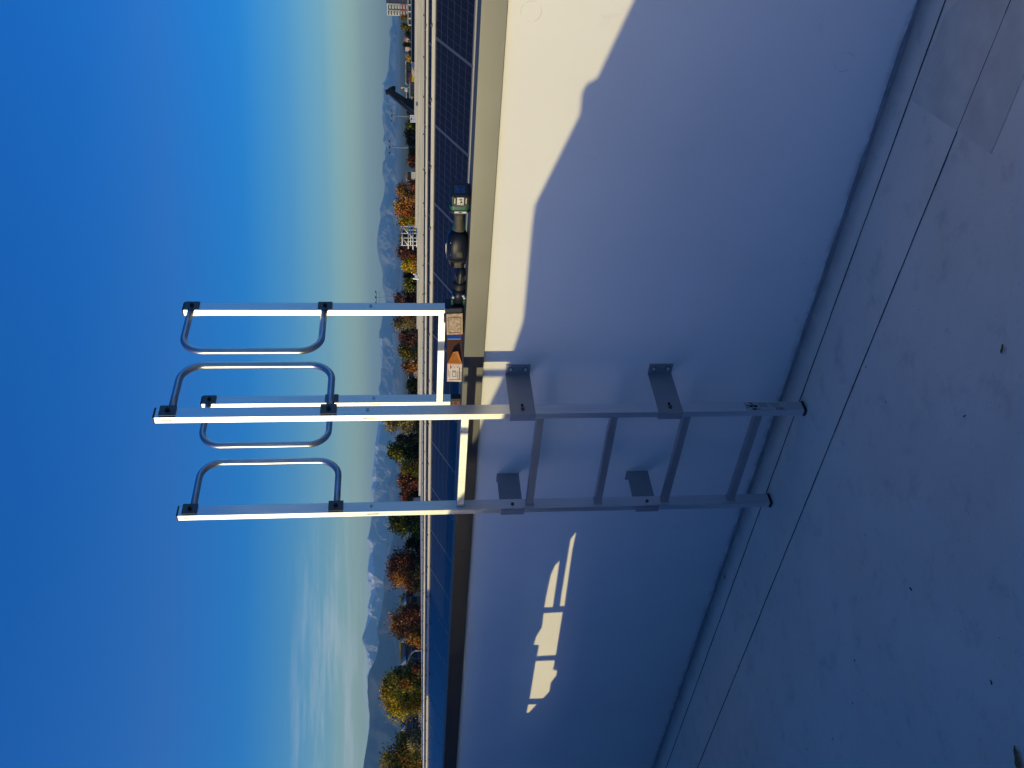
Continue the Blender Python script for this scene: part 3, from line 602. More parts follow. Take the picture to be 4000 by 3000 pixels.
def row(Yt, Yb, xA, tA, bA, xB, tB, bB, x_from, x_to, pitch, x_seam, railh, lab, grp, raillab):
    def zt(x): return CAM.z-(tA+(tB-tA)*(xA-x)/(xA-xB))
    def zb(x): return CAM.z-(bA+(bB-bA)*(xA-x)/(xA-xB))
    n0 = math.ceil((x_from-x_seam)/pitch); n1 = math.floor((x_to-x_seam)/pitch)
    for i in range(n0, n1):
        xa = x_seam+i*pitch+0.008; xb = xa+pitch-0.016
        p = [Vector((xa, Yb, zb(xa))), Vector((xb, Yb, zb(xb))), Vector((xb, Yt, zt(xb))), Vector((xa, Yt, zt(xa)))]
        lb_ = lab
        if PLACE and 'nearest' in grp:
            yy = [pl_ for pl_ in PLACE if pl_[0] == i]
            if yy: lb_ = yy[0][1]
        t = thing('solar_panel', lb_, 'solar panel', tuple(p[0]), grp)
        nn = (p[1]-p[0]).cross(p[3]-p[0]).normalized()
        bm = NB(); uv = bm.loops.layers.uv.new('UVMap'); f = bm.faces.new([bm.verts.new(v+nn*0.004) for v in p])
        for lp, c_ in zip(f.loops, ((0, 0), (1, 0), (1, 1), (0, 1))): lp[uv].uv = c_
        obj('glass', bm, pvm, t)
        bm = NB(); e = 0.016
        for a, b in ((p[0], p[1]), (p[1], p[2]), (p[2], p[3]), (p[3], p[0])):
            d = (b-a).normalized(); s = nn.cross(d); obox(bm, (a+b)/2+s*e/2-nn*0.012, d*((b-a).length/2), s*e/2, nn*0.020)
        obj('frame', bm, FRM, t)
    xa, xb = x_seam+n0*pitch, x_seam+n1*pitch
    r = thing('mounting_rail', raillab, 'rail', (xa, Yt+0.05, zt(xa)))
    bm = NB(); vs = []
    pts = [Vector((x, 0, 0)) for x in (xa, xb)]
    A = [Vector((xa, Yt+0.01, zt(xa)-0.02)), Vector((xa, Yt+0.07, zt(xa)-0.02)), Vector((xa, Yt+0.07, zt(xa)+railh)), Vector((xa, Yt+0.01, zt(xa)+railh))]
    prism(bm, A, (xb-xa, 0, zt(xb)-zt(xa))); obj('rail_profile', bm, RAIL, r)
    A = [Vector((xa, Yb-0.02, zb(xa)-0.03)), Vector((xa, Yb+0.02, zb(xa)-0.03)), Vector((xa, Yb+0.02, zb(xa)-0.004)), Vector((xa, Yb-0.02, zb(xa)-0.004))]
    bm = NB(); prism(bm, A, (xb-xa, 0, zb(xb)-zb(xa))); obj('front_rail', bm, RAILD, r)
    bm = NB(); x = xa+0.3
    while x < xb:
        box(bm, x, x+0.05, Yt-0.01, Yt+0.03, zt(x)+railh-0.01, zt(x)+railh+0.02); x += pitch*0.83
    islands('rail_clamp', bm, FRD, r)
    for x in (xa, (xa+xb)/2, xb-0.1):
        bm = NB(); box(bm, x, x+0.08, Yt+0.02, Yt+0.06, 0.08, zt(x)); obj('rail_leg', bm, FRM, r)
    return zt, zb
row(13.43, 12.34, -3.7, 0.630, 1.188, -18.2, 0.741, 1.245, -36.0, 0.5, 1.585, -4.19, 0.060, 'dark solar panel with silver frame in the row nearest the parapet wall', 'solar panels of the nearest row', 'beige ridge rail along the top of the nearest row of solar panels')
row(20.33, 19.25, -6.3, 0.732, 1.25, -27.0, 0.888, 1.40, -54.0, 0.0, 1.585, -5.6, 0.055, 'dark solar panel glimpsed in the second row between two beige rails', 'solar panels of the second row', 'beige ridge rail along the top of the second row of solar panels')
row(27.03, 26.0, -8.9, 0.826, 1.30, -35.8, 1.020, 1.48, -56.0, 0.0, 1.585, -8.0, 0.016, 'dark solar panel in the third row, only a thin black line below the bare roof', 'solar panels of the third row', 'thin pale rail along the top of the third row of solar panels')

# far array at the roof's edge, top right of the upright view
def far_plane(pts, m, name, par, dep):
    bm = NB(); prism(bm, pts, HEAD*dep); return obj(name, bm, m, par)
fa = thing('rooftop_solar_array', 'long dark solar array with pale top edge beyond the bare roof', 'solar array', tuple(at(1621, 130, 84)))
pv2 = mat('solar_far', (0.012, 0.013, 0.016), 0.5, 0, 0.3, 1.5, spec=0.1)
q0, q1 = at(1621, -60, 84), at(1621, 245, 82); h0, h1 = at(1609, -60, 85), at(1608, 243, 83)
bm = NB(); prism(bm, [q0, q1, h1, h0], HEAD*0.4); obj('panel_face', bm, pv2, fa)
bm = NB(); bar(bm, h0+Vector((0, 0, 0.03)), h1+Vector((0, 0, 0.03)), 0.10, 0.06); obj('top_edge', bm, RAIL, fa)
bm = NB(); prism(bm, [h1, q1, at(1622, 287, 81.5), at(1604, 246, 83.5)], HEAD*0.1); obj('end_cheek', bm, mat('cheek_grey', (0.33, 0.34, 0.33), 0.6), fa)

# ------------------------------------------------------------------ distant buildings
def gz(p): return Vector((p.x, p.y, GROUND))
WINM = mat('window_glass_dark', (0.03, 0.035, 0.045), 0.2)
def building(name, label, cat, y0, y1, xt, d, dep, wallc, roofc=None, xr=None, gable=False, wins=None, group=None, over=0.3, wmat=None):
    """front facade between photo rows y0..y1, eaves at column xt, ridge at xr, d metres ahead"""
    hc = at(xt, (y0+y1)/2, d)-CAM; dist_ = math.hypot(hc.x, hc.y)
    def atr(x, y):
        v_ = at(x, y, 1.0)-CAM; return CAM+v_*(dist_/math.hypot(v_.x, v_.y))
    HEAD = Vector((hc.x, hc.y, 0)).normalized()
    a, b = atr(xt, y1), atr(xt, y0); zt = (a.z+b.z)/2; a = gz(a); b = gz(b); up_ = Vector((0, 0, zt-GROUND))
    t = thing(name, label, cat, tuple((a+b)/2), group)
    wmx = mat(name+'_wall', wallc, 0.85, 0, 0.08, 0.6)
    bm = NB(); prism(bm, [a, b, b+up_, a+up_], HEAD*dep); w_ = obj('wall', bm, wmx, t)
    if roofc:
        rmx = mat(name+'_roof', roofc, 0.8, 0, 0.15, 0.8)
        rz = Vector((0, 0, atr(xr, (y0+y1)/2).z)); s = (b-a).normalized()
        A = a+up_-s*over-HEAD*over; B = b+up_+s*over-HEAD*over; bm = NB()
        hr = rz.z-zt
        if gable: prism(bm, [A, B, (A+B)/2+Vector((0, 0, hr))], HEAD*(dep+2*over))
        else: prism(bm, [A, A+HEAD*(dep+2*over), A+HEAD*(dep/2+over)+Vector((0, 0, hr))], B-A)
        r_ = obj('roof', bm, rmx, t)
    if wins:
        nx, rows_, ww, wh = wins; wd = (b-a).length; s = (b-a)/wd
        for i in range(nx):
            for (x_) in rows_:
                z = atr(x_, (y0+y1)/2).z; c_ = a+s*wd*(i+0.5)/nx; c_ = Vector((c_.x, c_.y, z))
                bm = NB(); obox(bm, c_-HEAD*0.02, s*ww/2, HEAD*0.05, Vector((0, 0, wh/2))); fo = obj('window', bm, wmat or WHITEW, w_)
                bm = NB(); obox(bm, c_-HEAD*0.08, s*ww*0.42, HEAD*0.02, Vector((0, 0, wh*0.42))); obj('pane', bm, WINM, fo)
    return t, a, b, zt
WHITEW = mat('window_frame_white', (0.6, 0.6, 0.58), 0.5)
# apartment tower
d = 950
t, a, b, zt = building('apartment_tower', 'tall white and red apartment tower with balconies, upper edge of the photo', 'building', 13, 60, 1512, d, 16, (0.72, 0.69, 0.60))
RED = mat('tower_red', (0.50, 0.16, 0.09), 0.8, 0, 0.08, 0.6); s = (b-a).normalized(); wd = (b-a).length
HT = Vector((-s.y, s.x, 0)); HT = HT if HT.dot(HEAD) > 0 else -HT; zr = at(1564, 36, d).z
bm = NB(); prism(bm, [a-HT*0.15, b-HT*0.15, Vector((b.x, b.y, zr))-HT*0.15, Vector((a.x, a.y, zr))-HT*0.15], HT*0.13); obj('red_base', bm, RED, t)
bm = NB(); c_ = (a+b)/2; obox(bm, Vector((c_.x, c_.y, (GROUND+zt)/2))-HT*0.2, s*0.25, HT*0.12, Vector((0, 0, (zt-GROUND)/2-1))); obj('stair_slot', bm, SLOT, t)
fl = (at(1512, 36, d).z-zr)/4.6
for col_, cx in enumerate((0.25, 0.75)):
    for r__ in range(7):
        z = at(1512, 36, d).z-fl*(0.95+r__); c_ = a+s*wd*cx; c_ = Vector((c_.x, c_.y, z))
        bm = NB(); obox(bm, c_-HT*0.9, s*wd*0.16, HT*0.75, Vector((0, 0, 0.1))); obox(bm, c_-HT*1.6+Vector((0, 0, 0.4)), s*wd*0.16, HT*0.06, Vector((0, 0, 0.4))); obj('balcony', bm, WHITEW, t)
        for dx in (-0.10, 0.06):
            bm = NB(); obox(bm, c_+s*wd*dx-HT*0.2+Vector((0, 0, 1.05)), s*1.0, HT*0.08, Vector((0, 0, 0.75))); obj('window', bm, WINM, t)
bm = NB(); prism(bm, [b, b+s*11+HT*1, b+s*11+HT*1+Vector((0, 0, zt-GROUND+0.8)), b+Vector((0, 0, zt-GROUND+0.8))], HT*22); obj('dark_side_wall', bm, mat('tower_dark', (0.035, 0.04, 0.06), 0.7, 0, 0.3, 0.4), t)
building('low_hall', 'long low cream hall with flat roof in front of the apartment tower', 'building', -60, 100, 1595, 112, 12, (0.66, 0.58, 0.38), wins=(6, [1600], 0.6, 0.35))
building('brown_roof_house', 'house with red brown pitched roof and cream gable carrying a yellow sign', 'house', 292, 318, 1607, 92, 9, (0.66, 0.61, 0.50), (0.13, 0.035, 0.025), 1597, gable=True)
ys = mat('yellow_sign', (0.75, 0.66, 0.02), 0.5)
bm = NB(); p0 = at(1615, 309, 91.6); obox(bm, p0, RIGHT*0.22, HEAD*0.04, Vector((0, 0, 0.16))); tag(obj('yellow_sign', bm, ys), 'small yellow sign on the cream gable of the brown roofed house', 'sign')
building('terracotta_house', 'small house with light terracotta roof among dark shrubs near the upper photo edge', 'house', 150, 166, 1584, 170, 8, (0.55, 0.42, 0.34), (0.42, 0.16, 0.10), 1577, gable=True)
building('white_house', 'small white house behind shrubs beside the terracotta roofed one', 'house', 128, 140, 1585, 175, 8, (0.66, 0.58, 0.52), (0.30, 0.17, 0.13), 1580)
building('pink_house', 'little pale pink house with dark flat roof beyond the conifer', 'house', 184, 200, 1581, 180, 8, (0.60, 0.48, 0.42), (0.05, 0.04, 0.05), 1577)
building('long_pink_house', 'long pinkish terraced house with dark eaves left of the brown roof', 'house', 245, 325, 1590, 150, 9, (0.55, 0.42, 0.36), (0.06, 0.035, 0.035), 1584, wins=(7, [1597], 0.8, 1.0))
building('white_long_shed', 'long white shed with few dark openings between brown roof and excavator', 'shed', 310, 378, 1602, 100, 9, (0.70, 0.68, 0.58), (0.45, 0.44, 0.38), 1600, wins=(4, [1612], 0.5, 0.5))
building('tan_house', 'tan house with small windows beside the excavator boom', 'house', 365, 384, 1592, 150, 9, (0.50, 0.38, 0.28), (0.30, 0.12, 0.07), 1589, wins=(2, [1598], 0.8, 0.9))
building('far_red_house', 'reddish roof low behind green trees just left of the excavator boom', 'house', 384, 412, 1595, 170, 9, (0.35, 0.20, 0.15), (0.22, 0.10, 0.08), 1588)
building('white_gable_house', 'white gabled house peeping between green and orange trees', 'house', 672, 702, 1592, 160, 9, (0.62, 0.59, 0.52), (0.16, 0.12, 0.10), 1581, gable=True, wins=(3, [1597], 0.7, 0.9))
building('roadside_house', 'small light house wedged between orange and dark green trees beside the ladder', 'house', 1452, 1478, 1598, 150, 8, (0.58, 0.45, 0.33), (0.22, 0.10, 0.07), 1590, wins=(2, [1606], 0.7, 0.9))
building('white_villa', 'white villa low behind dark shrubs just right of the ladder post', 'house', 1484, 1530, 1620, 120, 8, (0.62, 0.62, 0.60), (0.20, 0.18, 0.17), 1615, wins=(4, [1628], 0.6, 0.7))
building('white_cabin', 'tiny white cabin at the foot of the rusty tree between the two ladder stiles', 'house', 1944, 1958, 1612, 105, 4, (0.65, 0.65, 0.62), (0.04, 0.04, 0.05), 1609)
building('school_block', 'grey block with two bands of white windows between two orange trees', 'building', 2314, 2372, 1588, 140, 14, (0.17, 0.17, 0.16), None, None, wins=(9, [1594, 1601, 1608], 0.9, 0.62))
# dark terrace with dormers on the left
t, a, b, zt = building('terraced_row', 'long dark roofed terrace with triangular dormers behind the autumn trees', 'building', 2330, 3060, 1590, 125, 10, (0.14, 0.125, 0.12), (0.035, 0.038, 0.045), 1563, wins=(26, [1622], 0.9, 0.9), wmat=mat('window_frame_grey', (0.20, 0.20, 0.20), 0.6))
DORM = mat('dormer_cheek', (0.34, 0.35, 0.34), 0.7); MOSS = mat('mossy_ridge', (0.10, 0.11, 0.045), 0.9, 0, 0.3, 1)
for y in (2360, 2430, 2500, 2588, 2690, 2795, 2845, 2900, 2950):
    p0 = at(1586, y+12, 124.5); p1 = at(1586, y-12, 124.5); p2 = at(1564, y+10, 124.5); bm = NB(); prism(bm, [p0, p1, p2], HEAD*2.0); obj('dormer', bm, DORM, t)
bm = NB(); bar(bm, at(1562.5, 2330, 128.8), at(1562.5, 3060, 133), 0.5, 0.25); obj('ridge', bm, MOSS, t)
# blue fence below the terrace windows
fb = thing('blue_fence', 'pale blue fence panels in front of the dark terrace', 'fence', tuple(gz(at(1640, 2700, 108))))
bm = NB(); prism(bm, [gz(at(1634, 3060, 108)), gz(at(1634, 2480, 108)), at(1634, 2480, 108), at(1634, 3060, 108)], HEAD*0.1); obj('fence_board', bm, mat('fence_blue', (0.13, 0.20, 0.36), 0.7, 0, 0.2, 1), fb)

# ------------------------------------------------------------------ poles, scaffold, excavator
GALV = mat('galvanised_pole', (0.40, 0.38, 0.34), 0.6, 0.3); WPAINT = mat('white_paint', (0.80, 0.79, 0.74), 0.5); BOOM = mat('boom_black', (0.012, 0.013, 0.014), 0.5)
def flood_mast(y, xtop, d, label, lamps=3):
    top = at(xtop, y, d); t = thing('floodlight_mast', label, 'floodlight mast', tuple(gz(top)))
    bm = NB(); tube(bm, [gz(top), top], [0.14, 0.05], 10); obj('mast', bm, GALV, t, smooth=True)
    bm = NB()
    for i in range(2): bar(bm, top+RIGHT*-1.0+Vector((0, 0, -0.5*i)), top+RIGHT*1.0+Vector((0, 0, -0.5*i)), 0.08)
    islands('crossarm', bm, GALV, t)
    for i in range(lamps):
        bm = NB(); obox(bm, top+RIGHT*(-0.9+1.8*i/(lamps-1))-HEAD*0.2+Vector((0, 0, 0.12)), RIGHT*0.15, HEAD*0.1, Vector((0, 0, 0.09))); obj('floodlight', bm, DSTEEL, t)
flood_mast(453, 1532, 170, 'thin floodlight mast with two lamp arms, nearest the excavator boom')
flood_mast(576, 1524, 150, 'floodlight mast with stacked lamp arms above the green trees', 3)
flood_mast(1162, 1470, 160, 'floodlight mast rising above the mountain skyline beside the rear ladder post')
ls = thing('street_lamp', 'curved grey street lamp in front of the dark terrace', 'street lamp', tuple(gz(at(1650, 2540, 100))))
p = [at(1640, 2540, 100), at(1622, 2541, 100), at(1611, 2547, 100), at(1603, 2558, 100), at(1597, 2573, 100), at(1594, 2584, 100)]
bm = NB(); tube(bm, [gz(p[0])]+p, 0.09, 10); obj('lamp_post', bm, GALV, ls, smooth=True)
bm = NB(); bar(bm, p[-1]+Vector((0, 0, 0.02)), at(1590, 2594, 100), 0.25, 0.14); obj('lamp_head', bm, GALV, ls)
sf = thing('white_scaffold', 'white tubular scaffold frame in front of the orange trees', 'scaffold', tuple(gz(at(1640, 925, 88))))
d = 88
def member(x0, y0, x1, y1, r=0.045):
    bm = NB(); tube(bm, [at(x0, y0, d), at(x1, y1, d)], r, 8); obj('scaffold_tube', bm, WPAINT, sf, smooth=True)
for y in (884, 898, 911, 929, 943, 958):
    p0 = at(1566 if y not in (898, 943) else 1590, y, d); bm = NB(); tube(bm, [gz(p0), p0], 0.045, 8); obj('scaffold_upright', bm, WPAINT, sf, smooth=True)
for x, a, b in ((1571, 884, 958), (1595, 878, 972), (1613, 876, 975), (1604, 884, 958), (1628, 880, 965)): member(x, a, x, b)
member(1571, 884, 1595, 911); member(1571, 929, 1595, 958); member(1595, 911, 1613, 929)
exc = thing('material_handler', 'black excavator boom with grapple rising above the houses and mountains', 'excavator', tuple(gz(at(1650, 470, 90))))
d = 90
bm = NB(); bar(bm, at(1519, 356, d), at(1585, 398, d), 0.36, 0.5); bar(bm, at(1585, 398, d), at(1780, 528, d), 0.6, 0.75); obj('boom', bm, BOOM, exc)
bm = NB(); tube(bm, [at(1528, 373, d-0.6), at(1590, 428, d-0.6)], 0.09, 8); tube(bm, [at(1524, 366, d-0.6), at(1650, 478, d-0.6)], 0.10, 8); islands('boom_ram', bm, BOOM, exc)
bm = NB(); bar(bm, at(1520, 366, d), at(1517.5, 352, d), 0.5, 0.6); bar(bm, at(1519, 358, d), at(1531, 347, d), 0.35, 0.45); obj('stick', bm, BOOM, exc)
bm = NB(); prism(bm, [at(x, y, d) for x, y in ((1528, 340), (1534, 336), (1541, 335), (1546, 338), (1545, 346), (1544, 357), (1540, 352), (1535, 351), (1528, 353))], HEAD*0.6); obj('grapple', bm, BOOM, exc)
b0 = gz(at(1700, 545, d)); bm = NB(); obox(bm, b0+Vector((0, 0, 1.9)), RIGHT*1.6, HEAD*2.4, Vector((0, 0, 1.0))); obj('upper_body', bm, mat('machine_yellow', (0.5, 0.3, 0.03), 0.5), exc, bev=0.1)
bm = NB(); obox(bm, b0+Vector((0, 0, 3.4))+RIGHT*0.8, RIGHT*0.6, HEAD*0.8, Vector((0, 0, 0.8))); obj('cab', bm, WINM, exc, bev=0.08)
for s_ in (-1, 1): bm = NB(); obox(bm, b0+Vector((0, 0, 0.45))+RIGHT*1.3*s_, RIGHT*0.3, HEAD*2.3, Vector((0, 0, 0.45))); obj('track', bm, BOOM, exc, bev=0.15)
wl = thing('warning_beacon', 'orange beacon with small white box on a pole beside the excavator grapple', 'beacon', tuple(gz(at(1590, 345, 120))))
bm = NB(); tp = at(1573, 341, 120); tube(bm, [gz(tp), tp], 0.07, 8); obj('beacon_pole', bm, GALV, wl); bm = NB(); tube(bm, [at(1573, 341, 120), at(1568, 341, 120)], 0.16, 12); obj('beacon_lamp', bm, mat('beacon_orange', (0.8, 0.4, 0.08), 0.4), wl)
bm = NB(); obox(bm, at(1586, 350, 120), RIGHT*0.18, HEAD*0.15, Vector((0, 0, 0.16))); obj('control_box', bm, WPAINT, wl)
vt = thing('white_roof_rail', 'small white guard rail at the roof edge below the first floodlight mast', 'railing', tuple(at(1624, 462, 70)))
bm = NB()
for y in (452, 458, 464, 470, 476): bar(bm, at(1624, y, 70), at(1603 if y != 464 else 1612, y, 70), 0.07)
for x, a, b in ((1603, 450, 466), (1612, 452, 476), (1620, 450, 478)): bar(bm, at(x, a, 70), at(x, b, 70), 0.06)
obj('rail_frame', bm, WPAINT, vt)
vt = thing('roof_vent', 'white roof vent with two uprights at the roof edge between the autumn trees', 'roof vent', tuple(at(1634, 1079, 62)))
bm = NB(); bar(bm, at(1636, 1072, 62), at(1614, 1071, 62), 0.07); bar(bm, at(1636, 1090, 62), at(1613, 1088, 62), 0.07); bar(bm, at(1622, 1071, 62), at(1622, 1090, 62), 0.06); obox(bm, at(1627, 1080, 62), RIGHT*0.09, HEAD*0.08, Vector((0, 0, 0.08))); obj('vent_body', bm, WPAINT, vt)

# ------------------------------------------------------------------ trees
leafm = bpy.data.materials.new('autumn_leaves'); leafm.use_nodes = True; g = G(leafm)
at_ = g.n('ShaderNodeAttribute', attribute_name='leafcol'); g.l(at_.outputs['Color'], g.b.inputs['Base Color']); g.b.inputs['Roughness'].default_value = 0.7; g.b.inputs['Specular IOR Level'].default_value = 0.2
tr_ = g.n('ShaderNodeBsdfTranslucent'); g.l(at_.outputs['Color'], tr_.inputs['Color']); ad = g.n('ShaderNodeMixShader'); ad.inputs[0].default_value = 0.38
out = g.t.nodes['Material Output']; g.l(g.b.outputs[0], ad.inputs[1]); g.l(tr_.outputs[0], ad.inputs[2]); g.l(ad.outputs[0], out.inputs['Surface'])
BARK = mat('bark', (0.07, 0.055, 0.04), 0.9, 0, 0.3, 3)
PAL = {'orange': [(0.24, 0.11, 0.035), (0.19, 0.09, 0.03), (0.10, 0.055, 0.025), (0.26, 0.15, 0.05)], 'rust': [(0.15, 0.065, 0.032), (0.10, 0.05, 0.026), (0.21, 0.10, 0.05), (0.06, 0.04, 0.022)],
       'gold': [(0.30, 0.19, 0.03), (0.22, 0.15, 0.03), (0.34, 0.15, 0.03), (0.13, 0.10, 0.02)], 'olive': [(0.12, 0.10, 0.025), (0.18, 0.12, 0.03), (0.07, 0.07, 0.02), (0.20, 0.10, 0.03)],
       'green': [(0.040, 0.040, 0.018), (0.028, 0.032, 0.016), (0.062, 0.054, 0.022)], 'lime': [(0.12, 0.10, 0.025), (0.08, 0.07, 0.02), (0.19, 0.14, 0.03), (0.045, 0.042, 0.016)], 'bare': [(0.18, 0.13, 0.07), (0.12, 0.085, 0.05), (0.24, 0.16, 0.07)]}
def tree(yc, hw, xtop, d, pal, shape, label, seed, name='autumn_tree', nleaf=4200, size=0.2, lean=0.0):
    rnd = random.Random(seed); top = at(xtop, yc, d); base = gz(top); H = top.z-GROUND; Rr = hw/F*d*1.17
    t = thing(name, label, 'tree', tuple(base), 'trees beyond the roof')
    cb = H*0.22
    bm = NB(); tube(bm, [base, base+Vector((rnd.uniform(-.2, .2), 0, H*0.45)), base+Vector((rnd.uniform(-.3, .3), 0, H*0.9))], [0.26, 0.18, 0.04], 8)
    cen = []
    ncl = int(90 if shape != 'cone' else 110)
    def prof(h):
        if shape == 'cone': return max(0.05, (1-h))**0.5*1.15
        if shape == 'round': return 1-(0.55-h)**2*0.7 if h < 0.55 else math.sqrt(max(0.0, 1-((h-0.55)/0.47)**2))
        return min(1.0, 0.55+h*0.9) if h < 0.5 else math.sqrt(max(0.0, 1-((h-0.5)/0.52)**2.4))
    for i in range(ncl):
        h = rnd.random()**0.8; rr = prof(h)*Rr*math.sqrt(rnd.uniform(0.12, 1.0)); a = rnd.uniform(0, 6.283)
        cen.append((Vector((rr*math.cos(a), rr*math.sin(a)*0.85, cb+(H-cb)*(h*0.96))), h))
    for c_, h in cen[::7]: tube(bm, [base+Vector((0, 0, c_.z*0.62)), base+(Vector((c_.x*0.5, c_.y*0.5, c_.z*0.85))), base+c_], [0.07, 0.045, 0.015], 5)
    trk = obj('trunk', bm, BARK, t, smooth=True)
    bm = NB(); cl_ = bm.loops.layers.color.new('leafcol'); cols = PAL[pal]
    for i in range(nleaf):
        c_, h = cen[rnd.randrange(len(cen))]; k_ = hash((round(c_.x, 3), seed)) % len(cols)
        sp_ = 0.42*(1.15-0.6*h if shape == 'cone' else 1)*Rr/3.4*1.15+0.12
        q_ = c_+Vector((rnd.gauss(0, sp_), rnd.gauss(0, sp_), rnd.gauss(0, sp_*0.75)))
        s_ = size*rnd.uniform(0.55, 1.25); n_ = Vector((rnd.gauss(0, 1), rnd.gauss(0, 1), rnd.gauss(0.3, 1))).normalized(); u_ = n_.orthogonal().normalized(); u_.rotate(Matrix.Rotation(rnd.uniform(0, 6.28), 3, n_)); v_ = n_.cross(u_)
        P0 = base+q_
        f = bm.faces.new([bm.verts.new(P0+u_*s_), bm.verts.new(P0+v_*s_*0.6), bm.verts.new(P0-u_*s_), bm.verts.new(P0-v_*s_*0.6)])
        cc_ = cols[k_] if rnd.random() < 0.65 else cols[rnd.randrange(len(cols))]; m_ = rnd.uniform(2.4, 6.0)
        for lp in f.loops: lp[cl_] = (cc_[0]*m_*0.80, cc_[1]*m_*1.04, cc_[2]*m_*1.4, 1)
    obj('crown', bm, leafm, t)
T = [
 (68, 13, 1562, 150, 'olive', 'round', 'olive green round tree in front of the apartment tower base'),
 (104, 16, 1563, 145, 'olive', 'round', 'brownish olive round tree, second from the upper edge of the photo'),
 (128, 14, 1577, 120, 'green', 'oval', 'low dark green tree beside the small white house'),
 (150, 18, 1594, 110, 'green', 'oval', 'low dark green bush in front of the terracotta roofed house'),
 (174, 9, 1568, 125, 'green', 'cone', 'small pointed dark conifer between pink and terracotta houses'),
 (206, 14, 1591, 115, 'green', 'round', 'dark green bush before the pale pink house'),
 (226, 13, 1582, 120, 'gold', 'oval', 'small golden tree left of the pale pink house'),
 (243, 9, 1588, 118, 'green', 'oval', 'narrow green tree at the end of the pink terrace'),
 (392, 16, 1604, 100, 'green', 'round', 'dark green tree under the middle of the excavator boom'),
 (428, 22, 1588, 105, 'green', 'round', 'dark green tree at the foot of the excavator boom'),
 (462, 18, 1583, 110, 'olive', 'oval', 'olive tree behind the first floodlight mast'),
 (490, 20, 1580, 108, 'lime', 'oval', 'yellow green tree between the two floodlight masts'),
 (522, 20, 1572, 106, 'green', 'oval', 'taller dark green tree right beside the second floodlight mast'),
 (556, 20, 1580, 106, 'green', 'oval', 'mid green tree on the near side of the second floodlight mast'),
 (596, 20, 1588, 104, 'green', 'round', 'round green tree just left of the second floodlight mast'),
 (630, 22, 1586, 104, 'rust', 'oval', 'rusty bushy tree between green trees'),
 (662, 20, 1600, 100, 'lime', 'round', 'low yellow green tree in front of the white gabled house'),
 (745, 34, 1546, 104, 'orange', 'round', 'bright orange round tree right of the white gabled house'),
 (722, 24, 1585, 96, 'rust', 'round', 'low dark rust tree at the foot of the bright orange one'),
 (808, 44, 1535, 106, 'orange', 'round', 'broad tall orange tree beside the scaffold'),
 (866, 26, 1548, 102, 'gold', 'oval', 'golden brown tree touching the scaffold'),
 (925, 34, 1551, 108, 'olive', 'round', 'dark olive brown tree behind the scaffold'),
 (985, 36, 1549, 106, 'rust', 'round', 'rust brown tree left of the scaffold'),
 (1035, 26, 1565, 104, 'gold', 'round', 'golden orange tree before the gap with the white roof vent'),
 (1078, 20, 1574, 110, 'green', 'oval', 'green tree behind the white roof vent'),
 (1112, 24, 1572, 106, 'lime', 'oval', 'yellow green tree next to the white roof vent'),
 (1165, 38, 1535, 108, 'rust', 'round', 'rust coloured tree below the third floodlight mast'),
 (1215, 26, 1545, 108, 'orange', 'round', 'orange tree mostly hidden by the rear right ladder post'),
 (1262, 34, 1530, 110, 'bare', 'oval', 'thin leaved beige brown tree left of the rear right ladder post'),
 (1318, 36, 1552, 106, 'rust', 'round', 'rust tree above the crossbar of the guard frame'),
 (1374, 34, 1551, 106, 'olive', 'round', 'olive brown tree above the printed carton'),
 (1425, 32, 1569, 102, 'orange', 'round', 'low orange red tree beside the small light house'),
 (1500, 26, 1583, 104, 'green', 'round', 'dark green tree before the rear left ladder post'),
 (1540, 24, 1580, 106, 'olive', 'oval', 'olive tree hidden behind the rear left ladder post'),
 (1645, 44, 1500, 112, 'bare', 'round', 'tall half bare tree just left of the right ladder stile'),
 (1715, 34, 1535, 104, 'green', 'cone', 'dark green cone shaped tree between the ladder stiles'),
 (1766, 66, 1510, 106, 'lime', 'cone', 'tall yellow green pointed tree between the ladder stiles'),
 (1826, 30, 1560, 102, 'olive', 'round', 'olive tree at the foot of the pointed yellow green one'),
 (1880, 42, 1549, 104, 'rust', 'round', 'reddish brown tree between the ladder stiles'),
 (1938, 34, 1562, 106, 'rust', 'oval', 'reddish tree just right of the left ladder stile'),
 (2040, 80, 1514, 106, 'lime', 'cone', 'large yellow green tree directly left of the ladder'),
 (2120, 30, 1578, 108, 'green', 'oval', 'dark gap filling tree between yellow green and dark red ones'),
 (2222, 84, 1521, 106, 'rust', 'round', 'large dark red round tree left of the ladder'),
 (2262, 44, 1535, 102, 'orange', 'round', 'orange fronted tree merging with the large dark red one'),
 (2325, 14, 1570, 150, 'green', 'oval', 'small dark tree behind the grey school block'),
 (2440, 80, 1525, 106, 'orange', 'round', 'large rusty orange tree left of the grey school block'),
 (2400, 34, 1560, 100, 'rust', 'round', 'low rust tree beside the grey school block'),
 (2490, 34, 1570, 100, 'orange', 'round', 'low orange tree before the curved street lamp'),
 (2610, 22, 1608, 96, 'rust', 'round', 'small rust bush right of the great golden tree'),
 (2690, 112, 1489, 104, 'gold', 'cone', 'great golden yellow pointed tree at the lower part of the photo'),
 (2735, 78, 1500, 105, 'gold', 'round', 'second golden crown on the left flank of the great golden tree'),
 (2650, 50, 1530, 100, 'olive', 'round', 'darker olive red tree in front of the great golden one'),
 (2965, 92, 1497, 100, 'olive', 'round', 'half leafless dark tree at the lower edge of the photo'),
 (2905, 30, 1590, 96, 'bare', 'round', 'low bare bush beside the half leafless dark tree'),
]
for i, (yc, hw, xt, d_, pal, shp, lab) in enumerate(T):
    big = hw > 40
    tree(yc, hw, xt, d_, pal, shp, lab, 100+i, 'conifer' if 'conifer' in lab else 'autumn_tree' if pal not in ('green',) else 'green_tree', nleaf=int(3500+hw*210), size=0.105 if not big else 0.125)

